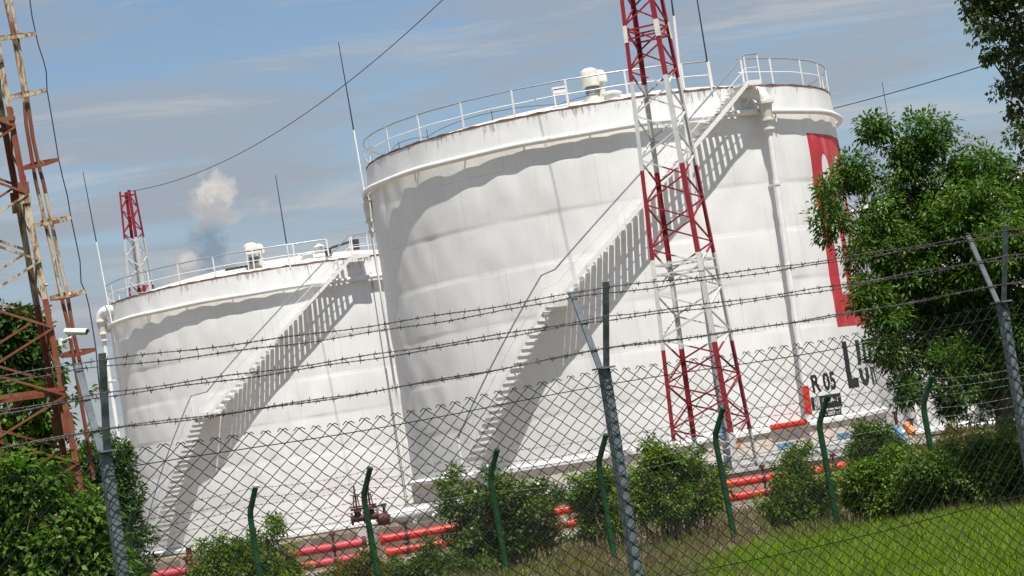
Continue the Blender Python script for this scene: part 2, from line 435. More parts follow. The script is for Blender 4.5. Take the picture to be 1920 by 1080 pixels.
def bend(o, seed, off):
    """wrap a flat (u=arc metres, v=height) mesh onto the tank shell"""
    me = o.data; n = len(me.vertices); co = np.empty(n * 3, np.float32); me.vertices.foreach_get('co', co); co = co.reshape(-1, 3)
    th = co[:, 0] / TR; z = co[:, 1]; r = TR + dent(th, z, seed) + off
    out = np.stack([r * np.sin(th), -r * np.cos(th), z], -1); me.vertices.foreach_set('co', out.astype(np.float32).ravel()); me.update()

def gridcut(me, du=.18, dv=.22):
    bm = bmesh.new(); bm.from_mesh(me)
    xs = [v.co.x for v in bm.verts]; ys = [v.co.y for v in bm.verts]
    for ax, lo, hi, st in ((0, min(xs), max(xs), du), (1, min(ys), max(ys), dv)):
        k = math.floor(lo / st) + 1
        while k * st < hi:
            p = [0, 0, 0]; nrm = [0, 0, 0]; p[ax] = k * st + .0007; nrm[ax] = 1
            bmesh.ops.bisect_plane(bm, geom=bm.verts[:] + bm.edges[:] + bm.faces[:], plane_co=p, plane_no=nrm); k += 1
    bm.to_mesh(me); bm.free()

def text_mesh(name, txt, u, v, height, width, mat, parent, seed, off, bold=.0):
    """lettering painted on the shell: left edge u (arc metres), baseline v, scaled to height x width"""
    cu = bpy.data.curves.new(name, 'FONT'); cu.body = txt; cu.offset = bold; cu.resolution_u = 4
    to = bpy.data.objects.new(name, cu); C.objects.link(to)
    dg = bpy.context.evaluated_depsgraph_get(); me = bpy.data.meshes.new_from_object(to.evaluated_get(dg))
    bpy.data.objects.remove(to)
    co = np.array([p.co[:] for p in me.vertices]); lo = co.min(0); hi = co.max(0)
    co = (co - lo) / np.maximum(hi - lo, 1e-6); co[:, 0] = u + co[:, 0] * width; co[:, 1] = v + co[:, 1] * height; co[:, 2] = 0
    me.vertices.foreach_set('co', co.astype(np.float32).ravel()); me.update()
    gridcut(me); me.materials.clear(); me.materials.append(M[mat])
    o = bpy.data.objects.new(name, me); C.objects.link(o); o.parent = parent; bend(o, seed, off); return o

def poly_mesh(name, polys, mat, parent, seed, off):
    b = MB()
    for p in polys: b.add([(x, y, 0) for x, y in p], [tuple(range(len(p)))])
    o = b.build(name, mat, parent); gridcut(o.data); bend(o, seed, off); return o

def make_tank(label, loc, seed, stair, posts, gap, foam, extras=True, foundation=True, label_kind=None):
    root = thing('storage_tank', label, 'storage tank', loc, 0, 'white fuel storage tanks')
    # shell with real plate unevenness
    nt, nz = 520, 147
    th = np.linspace(-PI, PI, nt, endpoint=False); z = np.linspace(0, TH, nz)
    T, Z = np.meshgrid(th, z); r = TR + dent(T, Z, seed)
    v = np.stack([r * np.sin(T), -r * np.cos(T), Z], -1).reshape(-1, 3)
    i0 = np.arange(nt)[None, :] + nt * np.arange(nz - 1)[:, None]; i1 = (np.arange(nt) + 1)[None, :] % nt + nt * np.arange(nz - 1)[:, None]
    f = np.stack([i0, i1, i1 + nt, i0 + nt], -1).reshape(-1, 4)
    sh = mesh_np('shell', v, f, 'tank', root); sh.data.polygons.foreach_set('use_smooth', [True] * len(sh.data.polygons))
    # domed roof with rusty edge
    b = MB(); b.lathe([(TR - .03, TH - .02)] + [(TR * (1 - t) , TH + .02 + 1.25 * (1 - (1 - t) ** 2)) for t in np.linspace(.012, .999, 18)], 120, cap=False)
    roof = b.build('roof', 'roof', root, True)
    b = MB()
    for k in range(240):
        a0, a1 = 2 * PI * k / 240, 2 * PI * (k + 1) / 240
        o0 = .035 + .03 * math.sin(k * 1.7 + seed) * math.sin(k * .61); o1 = .035 + .03 * math.sin((k + 1) * 1.7 + seed) * math.sin((k + 1) * .61)
        b.add([polar(a0, TR + .03, TH - .01), polar(a1, TR + .03, TH - .01), polar(a1, TR + .03, TH + .03 + o1), polar(a0, TR + .03, TH + .03 + o0),
               polar(a0, TR - .12, TH - .01), polar(a1, TR - .12, TH - .01), polar(a1, TR - .12, TH + .05 + o1), polar(a0, TR - .12, TH + .05 + o0)],
              [(0, 1, 2, 3), (3, 2, 6, 7), (7, 6, 5, 4)])
    b.build('roof_edge', 'rustrim', roof)
    # cooling ring pipe held off the shell on brackets
    b = MB(); rp = TR + .275
    b.tube([polar(a, rp + .01 * math.sin(a * 9 + seed), 12.96 + .015 * math.sin(a * 13)) for a in np.linspace(0, 2 * PI, 180, endpoint=False)], .125, 12, closed=True)
    ring = b.build('ring_pipe', 'white', root, True)
    for k in range(24):
        a = k * 2 * PI / 24 + .05 + seed; b = MB()
        b.bar(polar(a, TR - .02, 12.93), polar(a, rp, 12.95), .05, .07)
        if k % 6 == 1: b.bar(polar(a, rp, 12.85), polar(a, rp, 12.52), .06, .05)
        b.build('bracket', 'white', ring)
    # base lip and foundation
    b = MB(); b.lathe([(TR - .05, .16), (TR + .16, .16), (TR + .27, .08), (TR + .27, -.06), (TR - .05, -.06)], 140, cap=False); b.build('base_flange', 'white', root, True)
    b = MB(); b.lathe([(TR + .16, -.06), (TR + .16, -.82), (TR + .02, -.83), (TR + .02, -2.3)], 140, cap=False); fo = b.build('foundation', 'beige', root, True)
    b = MB(); b.lathe([(TR + .05, -.83), (TR + .30, -.86), (TR + .95, -1.15), (TR + .95, -2.3)], 140, cap=False); b.build('plinth', 'concrete', fo, True)
    # roof railing
    rl = MB(); g0, g1 = R_(gap[0]), R_(gap[1])
    arc = [g1 + (2 * PI - (g1 - g0)) * t for t in np.linspace(0, 1, 150)]
    rl.tube([polar(a, TR - .02, TH + 1.17 + .008 * math.sin(a * 31)) for a in arc], .032, 6)
    hr = rl.build('railing', 'grey', root, True)
    b = MB(); b.tube([polar(a, TR - .02, TH + .6 + .01 * math.sin(a * 23)) for a in arc], .026, 6); b.build('mid_rail', 'white', hr, True)
    for a in posts:
        a = R_(a); b = MB(); rad = Vector((math.sin(a), -math.cos(a), 0)); tan = Vector((math.cos(a), math.sin(a), 0))
        j = tan * (rnd() - .5) * .06
        b.bar(polar(a, TR + .0, TH - .18), polar(a, TR - .0, TH + 1.17) + j, .075, .03, rad); b.build('railing_post', 'white', hr)
    # spiral staircase: (theta, z) knots
    st = bpy.data.objects.new('staircase', None); C.objects.link(st); st.parent = root
    kn = [(R_(a), zz) for a, zz in stair]
    def stair_z(t):
        for (a0, z0), (a1, z1) in zip(kn, kn[1:]):
            if t <= a1: return z0 + (z1 - z0) * (t - a0) / (a1 - a0)
        return kn[-1][1]
    ri, ro = TR + .09, TR + 1.08
    first = None
    zz = kn[0][1] + .2
    # invert theta from height for the treads
    tr = 0
    while zz < kn[-1][1] - .05:
        for (a0, z0), (a1, z1) in zip(kn, kn[1:]):
            if z0 <= zz < z1 and z1 - z0 > .5:
                a = a0 + (a1 - a0) * (zz - z0) / (z1 - z0)
                b = MB(); da = .082 / TR
                vs = [polar(a - da, ri, zz - .02), polar(a + da, ri, zz - .02), polar(a + da, ro, zz - .02), polar(a - da, ro, zz - .02)]
                vs += [p + Vector((0, 0, .035)) for p in vs]
                b.add(vs, [(0, 3, 2, 1), (4, 5, 6, 7), (0, 1, 5, 4), (1, 2, 6, 5), (2, 3, 7, 6), (3, 0, 4, 7)])
                sk = [polar(a + da + .0004, ri, zz - .13), polar(a + da + .0004, ro, zz - .13), polar(a + da + .0004, ro, zz + .012), polar(a + da + .0004, ri, zz + .012)]
                tn = Vector((math.cos(a), math.sin(a), 0)) * .012; sk += [p + tn for p in sk]
                b.add(sk, [(0, 1, 2, 3), (7, 6, 5, 4), (0, 4, 5, 1), (1, 5, 6, 2), (2, 6, 7, 3), (3, 7, 4, 0)])
                b.build('tread', 'white', st)
        zz += .25
    for (a0, z0), (a1, z1) in zip(kn, kn[1:]):
        if abs(z1 - z0) < .3:
            n = 8; b = MB()
            for i in range(n):
                t0 = a0 - .004 + (a1 - a0 + .008) * i / n; t1 = a0 - .004 + (a1 - a0 + .008) * (i + 1) / n; zz = (z0 + z1) / 2
                vs = [polar(t0, TR + .12, zz - .06), polar(t1, TR + .12, zz - .06), polar(t1, ro + .02, zz - .06), polar(t0, ro + .02, zz - .06)]
                vs += [p + Vector((0, 0, .08)) for p in vs]
                b.add(vs, [(0, 3, 2, 1), (4, 5, 6, 7), (0, 1, 5, 4), (1, 2, 6, 5), (2, 3, 7, 6), (3, 0, 4, 7)])
            b.build('landing', 'white', st)
    for rr in (ro + .02,):
        b = MB(); pts = []
        for (a0, z0), (a1, z1) in zip(kn, kn[1:]):
            n = max(2, int(abs(a1 - a0) * 30))
            pts += [(a0 + (a1 - a0) * i / n, z0 + (z1 - z0) * i / n) for i in range(n)]
        pts.append(kn[-1])
        for (a0, z0), (a1, z1) in zip(pts, pts[1:]):
            vs = []
            for a, z_ in ((a0, z0), (a1, z1)):
                for dr, dz in ((-.012, -.14), (.012, -.14), (.012, .06), (-.012, .06)): vs.append(polar(a, rr + dr, z_ + dz))
            b.add(vs, [(0, 4, 5, 1), (1, 5, 6, 2), (2, 6, 7, 3), (3, 7, 4, 0)])
        b.build('stringer', 'white', st)
    b = MB(); pts2 = []
    for (a0, z0), (a1, z1) in zip(kn, kn[1:]):
        n = max(2, int(abs(a1 - a0) * 25)); pts2 += [(a0 + (a1 - a0) * i / n, z0 + (z1 - z0) * i / n) for i in range(n)]
    pts2.append(kn[-1])
    b.tube([polar(a, ro + .03, z_ + 1.12) for a, z_ in pts2], .034, 6); b.build('handrail', 'grey', st)
    b = MB(); b.tube([polar(a, ro + .03, z_ + .58) for a, z_ in pts2], .016, 5); b.build('mid_rail', 'white', st)
    pa = [k[0] for k in kn]
    for (a0, z0), (a1, z1) in zip(kn, kn[1:]):
        n = max(1, round(abs(a1 - a0) * TR / 3.2))
        for i in range(n): pa.append(a0 + (a1 - a0) * i / n)
    for a in sorted(set(round(x, 4) for x in pa)):
        z_ = stair_z(a); b = MB(); b.bar(polar(a, ro + .03, z_ - .08), polar(a, ro + .03, z_ + 1.12), .05, .03); b.build('handrail_post', 'white', st)
    # support struts under the stair
    for a in np.linspace(kn[0][0] + .12, kn[-1][0] - .02, 9):
        b = MB(); z_ = stair_z(a); b.bar(polar(a, ro, z_ - .1), polar(a, TR + .01, z_ - .95), .05, .05); b.bar(polar(a, ro, z_ - .12), polar(a, TR, z_ - .12), .05, .05)
        b.build('strut', 'white', st)
    # foam chambers with downpipes
    for (ta, elbow_dir, pr, redbase) in foam:
        ta = R_(ta); e = elbow_dir; s0 = ta - e * .045
        b = MB(); rr = TR + .62
        path = [polar(s0, TR - .1, 13.78), polar(s0, TR + .25, 13.80)]
        for q in np.linspace(0, PI / 2, 7):
            path.append(polar(s0 + (ta - s0) * math.sin(q) * .96 + .0, TR + .25 + .37 * math.sin(q), 13.34 + .46 * math.cos(q)))
        b.tube(path, .29, 14)
        fp = b.build('foam_pipe', 'white', root, True)
        b = MB(); c0 = polar(ta, rr, 0)
        b.lathe([(.30, 13.34), (.37, 13.32), (.37, 13.22), (.29, 13.2), (.19, 12.62), (.27, 12.60), (.27, 12.52), (.13, 12.5), (.13, 12.25), (.24, 12.22), (.24, 12.14), (.12, 12.1)], 18, (c0.x, c0.y, 0)); b.build('foam_chamber', 'whitedirty', fp, True)
        b = MB(); c1 = polar(ta - R_(2.0) * e, rr, 0); at_z = lambda z_: c1.lerp(c0, z_ / 12.1) + Vector((0, 0, z_)); b.tube([at_z(12.12), at_z(.25)], pr, 12); b.build('downpipe', 'white', fp, True)
        for zc in (3.2, 6.5, 9.9):
            b = MB(); b.bar(polar(ta, TR - .03, zc), at_z(zc), .06, .08); b.tube([at_z(zc - .06), at_z(zc + .06)], pr + .03, 12); b.build('pipe_clamp', 'white', fp)
        if redbase:
            b = MB(); b.tube([at_z(.42), at_z(1.56)], pr + .02, 12); b.build('red_pipe_band', 'red', fp, True)
    return root

def vent_drum(root, a, r, s=1.0):
    """mushroom vent on the roof: lattice base, drum, cowl"""
    p = polar(R_(a), r, TH + 1.25 * (1 - (r / TR) ** 2))
    b = MB(); b.lathe([(.62 * s, -.05), (.62 * s, .12), (.46 * s, .14), (.46 * s, .22)], 24, p); v = b.build('roof_vent', 'whitedirty', root, True)
    b = MB()
    for k in range(5): b.lathe([(.46 * s, .24 + .08 * k), (.54 * s, .27 + .08 * k), (.46 * s, .30 + .08 * k)], 20, p, cap=False)
    b.build('vent_louvre', 'grey', v)
    b = MB(); b.lathe([(.60 * s, .58), (.68 * s, .62), (.68 * s, 1.20), (.64 * s, 1.27), (.30 * s, 1.36), (0.001, 1.38)], 28, p); b.build('vent_drum', 'whitedirty', v, True)
    b = MB(); q = p + Vector((.75 * s, .15, 0))
    b.lathe([(.42 * s, .72), (.55 * s, .74), (.52 * s, 1.02), (.34 * s, 1.22), (.001, 1.27)], 20, q); b.lathe([(.3 * s, -.05), (.3 * s, .74)], 14, q); b.build('vent_cowl', 'whitedirty', v, True)
    return v
def small_frame(root, a, r, w=.5, h=.75, d=.4):
    p = polar(R_(a), r, TH + 1.25 * (1 - (r / TR) ** 2)); b = MB()
    for sx in (-1, 1):
        for sy in (-1, 1): b.bar(p + Vector((sx * w / 2, sy * d / 2, -.05)), p + Vector((sx * w / 2, sy * d / 2, h)), .05, .05)
    b.box(p + Vector((0, 0, h + .03)), (w + .12, d + .1, .08)); b.box(p + Vector((0, 0, h - .12)), (w + .06, d + .06, .12))
    b.build('hatch_frame', 'white', root)
def rod(root, a, r, z0, z1, z2, zoff=0, r0=.045, lean=(0, 0)):
    p = polar(R_(a), r, z0); b = MB(); t = Vector((lean[0], lean[1], 0))
    m = p + Vector((0, 0, z1 - z0)) + t * (z1 - z0); e = p + Vector((0, 0, z2 - z0)) + t * (z2 - z0)
    b.tube([p, m], [r0, r0 * .8], 8); ro_ = b.build('lightning_rod', 'white', root, True)
    b = MB(); b.tube([m, e], [r0 * .8, r0 * .45], 6); b.build('rod_tip', 'cable', ro_, True)

# --- near tank (right) with lettering
T1 = (4.846, 102.337, 1.385)
p1 = [-60.5 - 13 * k for k in range(1, 20)] + [-60.5, -47, -33.6, -20.5, -7.9, 5.4, 18.4, 25.6, 34.2, 43.6, 56.1, 67.5, 80, 93]
p1 = [a for a in p1 if a > -250]
A1, S1 = None, 0.4
tank1 = make_tank('tall white fuel tank nearest the camera, with red emblem and black lettering', T1, S1,
                  [(-43.5, .55), (-18.2, 6.42), (-15.2, 6.56), (30.6, 14.08), (34.0, 14.1)],
                  p1, (25.6, 33.2), [(36.3, 1, .12, True)])
vent_drum(tank1, -2.3, 8.6, .55); small_frame(tank1, -10.6, 9.1)
b = MB(); q = polar(R_(2.5), 9.3, TH + .25); b.lathe([(.34, -.1), (.34, .18), (.42, .2), (.42, .26), (.2, .34), (.001, .36)], 18, q); b.build('roof_hatch', 'white', tank1, True)
b = MB(); c0 = polar(R_(-81), TR + .26, 0)
b.lathe([(.10, 12.8), (.20, 12.62), (.22, 12.5), (.14, 11.75), (.19, 11.73), (.19, 11.65), (.09, 11.6), (.09, 11.3), (.16, 11.28), (.16, 11.2), (.08, 11.15)], 16, (c0.x, c0.y, 0)); fc = b.build('foam_chamber', 'whitedirty', tank1, True)
b = MB(); b.tube([c0 + Vector((0, 0, 11.2)), c0 + Vector((0, 0, .2))], .055, 10); b.build('downpipe', 'white', fc, True)
rod(tank1, -84, TR + .25, 12.6, 15.9, 19.9, lean=(-.02, 0)); rod(tank1, 25.0, TR + .05, 13.9, 15.2, 20.6, lean=(.0, 0))
b = MB()
ca = [polar(R_(a), TR - 1.2, TH + .38 + .28 * abs(math.sin((a + 95) * .075)) ** .7) for a in np.linspace(-95, -3, 90)]
b.tube(ca,   .013, 5)
for a in (-71, -53, -29.5): b.bar(polar(R_(a), TR - 1.2, TH + .1), polar(R_(a), TR - 1.2, TH + .72), .03, .03)
b.build('roof_cable', 'cable', tank1, True)
# red emblem on the shell
def emblem():
    u0, u1 = R_(53.0) * TR, R_(108) * TR; z0, z1 = 3.80, 12.06
    slots = [(R_(58.0) * TR, R_(62.4) * TR), (R_(66.0) * TR, R_(73.0) * TR), (R_(77) * TR, R_(84.0) * TR), (R_(88) * TR, R_(98) * TR)]
    zb_, zt_ = 5.15, 11.2
    polys = []; x = u0
    for s0, s1 in slots:
        polys.append([(x, z0), (s0, z0), (s0, z1), (x, z1)])
        c = (s0 + s1) / 2; hw = (s1 - s0) / 2; n = 16
        for i in range(n):
            xa = s0 + (s1 - s0) * i / n; xb = s0 + (s1 - s0) * (i + 1) / n
            ya = zt_ - 1.1 + 1.1 * math.sqrt(max(0, 1 - ((xa - c) / hw) ** 2)); yb = zt_ - 1.1 + 1.1 * math.sqrt(max(0, 1 - ((xb - c) / hw) ** 2))
            polys.append([(xa, ya), (xb, yb), (xb, z1), (xa, z1)])
            polys.append([(xa, z0), (xb, z0), (xb, zb_), (xa, zb_)])
        x = s1
    polys.append([(x, z0), (u1, z0), (u1, z1), (x, z1)])
    poly_mesh('painted_emblem', polys, 'logored', tank1, S1, .007)
emblem()
# big name lettering, condensed bold capitals built as polygons in a unit cell (0..1, 0..1)
def ring_poly(n=20, w=.30):
    out = []
    for i in range(n):
        a0, a1 = 2 * PI * i / n, 2 * PI * (i + 1) / n
        f = lambda a, k: (.5 + (.5 - k * w) * math.copysign(abs(math.cos(a)) ** .75, math.cos(a)), .5 + (.5 - k * w * .42) * math.copysign(abs(math.sin(a)) ** .75, math.sin(a)))
        out.append([f(a0, 0), f(a1, 0), f(a1, 1), f(a0, 1)])
    return out
def u_poly():
    out = [[(0, .3), (.34, .3), (.34, 1), (0, 1)], [(.66, .3), (1, .3), (1, 1), (.66, 1)]]; n = 12
    for i in range(n):
        a0, a1 = PI + PI * i / n, PI + PI * (i + 1) / n
        out.append([(.5 + .16 * math.cos(a0), .3 + .16 * math.sin(a0)), (.5 + .5 * math.cos(a0), .3 + .3 * math.sin(a0)), (.5 + .5 * math.cos(a1), .3 + .3 * math.sin(a1)), (.5 + .16 * math.cos(a1), .3 + .16 * math.sin(a1))])
    return out
GL = {'L': [[(0, 0), (.42, 0), (.42, 1), (0, 1)], [(.42, 0), (1, 0), (1, .2), (.42, .2)]], 'U': u_poly(),
      'K': [[(0, 0), (.33, 0), (.33, 1), (0, 1)], [(.33, .38), (.48, .60), (1, 1), (.64, 1), (.33, .68)], [(.33, .40), (.66, 0), (1.04, 0), (.48, .60)]],
      'O': ring_poly(), 'I': [[(.25, 0), (.75, 0), (.75, 1), (.25, 1)]]}
for ch, a, wdeg in (('L', 53.4, 5.4), ('U', 60.3, 7.0), ('K', 69.2, 7.4), ('O', 78.5, 7.4), ('I', 86.6, 3.6), ('L', 91.5, 6.0)):
    u = R_(a) * TR; wd = R_(wdeg) * TR
    poly_mesh('painted_letter', [[(u + x * wd, 1.19 + y * 1.98) for x, y in p] for p in GL[ch]], 'black', tank1, S1, .008)
text_mesh('tank_number', 'R 05', R_(39.6) * TR, 1.24, .78, R_(8.6) * TR, 'black', tank1, S1, .008, .035)
u0, u1 = R_(38.5) * TR, R_(49.3) * TR
poly_mesh('product_plate', [[(u0, .52), (u1, .52), (u1, 1.07), (u0, 1.07)]], 'black', tank1, S1, .007)
for k, x in enumerate((.18, .27, .36, .44)): poly_mesh('plate_stripe', [[(u0 + x, .54), (u0 + x + .045, .54), (u0 + x + .045, 1.05), (u0 + x, 1.05)]], 'white', tank1, S1, .011)
text_mesh('plate_text', 'Jet A-1', R_(41.9) * TR, .68, .27, R_(6.0) * TR, 'white', tank1, S1, .012, .02)
u0, u1 = R_(40.4) * TR, R_(48.6) * TR
poly_mesh('volume_plate', [[(u0, .17), (u1, .17), (u1, .44), (u0, .44)]], 'black', tank1, S1, .007)
text_mesh('plate_text', 'Vuf 2007 m\u00b3', u0 + .1, .235, .15, u1 - u0 - .2, 'white', tank1, S1, .012, .01)
# coloured pipe runs and patches at the foot of the tank
b = MB(); b.tube([polar(R_(a), TR + .30, .12) for a in np.linspace(25.3, 34.4, 14)], .125, 10); b.build('red_pipe_section', 'red', tank1, True)
def patch(a0, a1, z0, z1, mat):
    b = MB(); n = 8; r = TR + .168
    for i in range(n):
        t0 = R_(a0 + (a1 - a0) * i / n); t1 = R_(a0 + (a1 - a0) * (i + 1) / n)
        b.add([polar(t0, r, z0), polar(t1, r, z0), polar(t1, r, z1), polar(t0, r, z1)], [(0, 1, 2, 3)])
    b.build('painted_patch', mat, tank1)
patch(26.5, 31.2, -.80, -.60, 'blue'); patch(44.5, 49.0, -.80, -.58, 'blue'); patch(16.2, 17.7, -.5, -.16, 'orange')

# --- second tank (left)
T2 = (-12.543, 131.599, -.595)
p2 = [-28.5 - 12.2 * k for k in range(1, 18)] + [-28.5, -16.4, -4.4, 7.6, 17.7, 25, 37, 49, 61, 73, 85, 97, 109]
S2 = 2.1
tank2 = make_tank('white fuel tank further back on the left, partly hidden by the nearer tank', T2, S2,
                  [(-50.5, .6), (-26.2, 6.98), (-21.2, 7.06), (22.5, 14.08), (27.5, 14.1)],
                  [a for a in p2 if a > -245], (17.7, 24.2), [(-70.5, -1, .12, False)])
vent_drum(tank2, -6.8, 8.7, .55); small_frame(tank2, -4.9, 9.4, .75, 1.0, .6)
b = MB(); q = polar(R_(13), 8.4, TH + .45); b.lathe([(.3, -.1), (.3, .2), (.4, .22), (.4, .3)], 16, q); b.lathe([(.2, .3), (.2, .55), (.3, .57), (.001, .75)], 14, q + Vector((.7, 0, 0))); b.bar(q + Vector((-.5, 0, .3)), q + Vector((1.1, 0, .34)), .12, .12); b.build('roof_fitting', 'white', tank2, True)
b = MB(); q = polar(R_(19.5), 9.2, TH + .3); b.box(q + Vector((0, 0, .3)), (.34, .3, .45)); b.box(q + Vector((1.5, .3, .5)), (.38, .3, .55)); b.bar(q + Vector((.2, 0, .5)), q + Vector((1.5, .3, .75)), .12, .12); b.build('roof_gauge', 'bolt', tank2)
b = MB()
for k in range(14):
    q = polar(R_(-16 + k * .62), 9.0, TH + .45); b.lathe([(.10, 0), (.10, .07 + .04 * math.sin(k * 2.3)), (.03, .13)], 8, q)
b.build('roof_hose', 'bolt', tank2)
rod(tank2, -63.5, TR + .3, 11.9, 17.6, 21.6, lean=(-.045, 0)); rod(tank2, 6.0, TR + .02, 13.95, 15.3, 19.0, lean=(-.01, 0))
b = MB(); b.tube([polar(R_(29.5), TR + .1, 13.2), polar(R_(29.5), TR + .1, .2)], .03, 6); b.tube([polar(R_(29.9), TR + .06, 8), polar(R_(30.2), TR + .06, .2)], .02, 5); b.build('earthing_cable', 'grey', tank2)

# --- third tank, behind the big tree
T3p = at(1860, 680, 150)
tank3 = make_tank('white fuel tank mostly hidden behind the big leafy tree', (T3p.x, 150, -.75), 3.3,
                  [(-20, .6), (5, 6.98), (9, 7.06), (55, 14.08), (60, 14.1)], [k * 13 for k in range(28)], (48, 55), [(-40, -1, .12, False)])
rod(tank3, -33, TR - .3, 14, 16, 21.7)

# ------------------------------------------------------------------ lattice masts, red and white
def make_mast(label, loc, group):
    root = thing('lattice_mast', label, 'mast', loc, R_(22 + 0), group)
    zt_, zb0 = 25.0, 0.0       # local heights; paint starts at 2.41
    def half(z): return (1.60 - .73 * (z - 2.41) / 15.85)
    cs = [(1, 0), (0, 1), (-1, 0), (0, -1)]
    def leg_pt(i, z): h = half(z); return Vector((cs[i][0] * h, cs[i][1] * h, z))
    for i in range(4):
        b = MB(); out = Vector((cs[i][0], cs[i][1], 0))
        t1 = Vector((-out.y - out.x, out.x - out.y, 0)).normalized(); t2 = Vector((out.y - out.x, -out.x - out.y, 0)).normalized()
        a_, e_ = leg_pt(i, zb0), leg_pt(i, zt_); w_ = .145
        for tv in (t1, t2):
            b.bar(a_ + tv * w_ / 2, e_ + tv * w_ / 2, .016, w_, tv)
        lg = b.build('leg', 'mast', root)
        for zs in (8.2, 16.75):
            b = MB(); p = leg_pt(i, zs); p2 = leg_pt(i, zs + .62)
            for tv in (t1, t2): b.bar(p + tv * w_ / 2 + out * .022, p2 + tv * w_ / 2 + out * .022, .02, w_ * 1.05, tv)
            b.build('splice_plate', 'whitedirty', lg)
        b = MB(); b.box(leg_pt(i, 0) + Vector((0, 0, .04)), (.45, .45, .08)); b.build('base_plate', 'grey', lg)
    st = .8075; rest = MB(); up = 0
    for fidx in range(4):
        i, j = fidx, (fidx + 1) % 4; z = 1.2; k = fidx % 2
        inn = -(Vector((cs[i][0] + cs[j][0], cs[i][1] + cs[j][1], 0))).normalized()
        while z + st < zt_:
            p, q = (leg_pt(i, z), leg_pt(j, z + st)) if k % 2 == 0 else (leg_pt(j, z), leg_pt(i, z + st))
            p = p + inn * .03; q = q + inn * .03
            if z < 20.0: b = MB(); b.bar(p, q, .055, .055, inn); b.build('brace', 'mast', root)
            else: rest.bar(p, q, .055, .055, inn)
            z += st; k += 1
        for zs in (8.32, 8.66, 16.88, 17.2, 24.7):
            b = MB(); b.bar(leg_pt(i, zs) + inn * .05, leg_pt(j, zs) + inn * .05, .05, .06); b.build('horizontal_bar', 'mast', root)
    rest.build('brace', 'mast', root)['kind'] = 'stuff'
    return root
mast = make_mast('tall red and white lattice mast in front of the nearest tank', (6.24, 82, -.7), 'red and white lattice masts')
m2 = copy_tree(mast); m2.location = (-24.36, 152, -2.1); m2['label'] = 'red and white lattice mast rising behind the left tank roof'
# slim pole beside the mast, blue at its foot
pl = thing('mast_pole', 'slim white pole with blue foot standing by the tall red and white mast', 'pole', at(1357, 840, 84.5).xy.to_3d() + Vector((0, 0, -.75)))
o0 = Vector(pl.location); q0 = at(1345, 720, 84.5) - o0; q1 = at(1311, 475, 84.5) - o0; q2 = at(1263, 30, 84.5) - o0; q3 = at(1250, -70, 84.5) - o0
b = MB(); b.tube([Vector((0, 0, 0)), Vector((0, 0, .05)), at(1356, 785, 84.5) - o0], .145, 12); b.build('pole_foot', 'grey', pl, True); b = MB(); b.tube([at(1352, 795, 84.5) - o0, at(1355, 822, 84.5) - o0], .16, 12); b.build('blue_band', 'blue', pl, True)
b = MB(); b.tube([at(1356, 785, 84.5) - o0, q0, q1], [.13, .13, .11], 12); b.build('lower_tube', 'grey', pl, True)
b = MB(); b.tube([q1, q2], [.075, .06], 10); b.build('upper_tube', 'white', pl, True)
b = MB(); b.tube([q2, q3], [.04, .02], 6); b.build('whip', 'cable', pl, True)

# overhead wires
def cable(name, pts, r, label, mat='cable'):
    b = MB(); b.tube(pts, r, 5); o = b.build(name, mat, None, True); tag(o, label, 'cable'); return o
mt = Vector((6.24, 82, 24.3)); sm = Vector((-24.3, 152, 22.85))
pts = []
for t in np.linspace(0, 1, 50):
    p = sm.lerp(mt, t); p.z -= 4 * 2.75 * t * (1 - t); pts.append(p)
cable('antenna_wire', pts, .022, 'thin sagging wire strung between the two red and white masts')
a_ = at(1400, 238, 128); e_ = at(2150, 20, 70)
cable('overhead_cable', [a_.lerp(e_, t) - Vector((0, 0, 4 * .35 * t * (1 - t))) for t in np.linspace(0, 1, 30)], .022, 'thin dark cable crossing the sky right of the nearest tank')

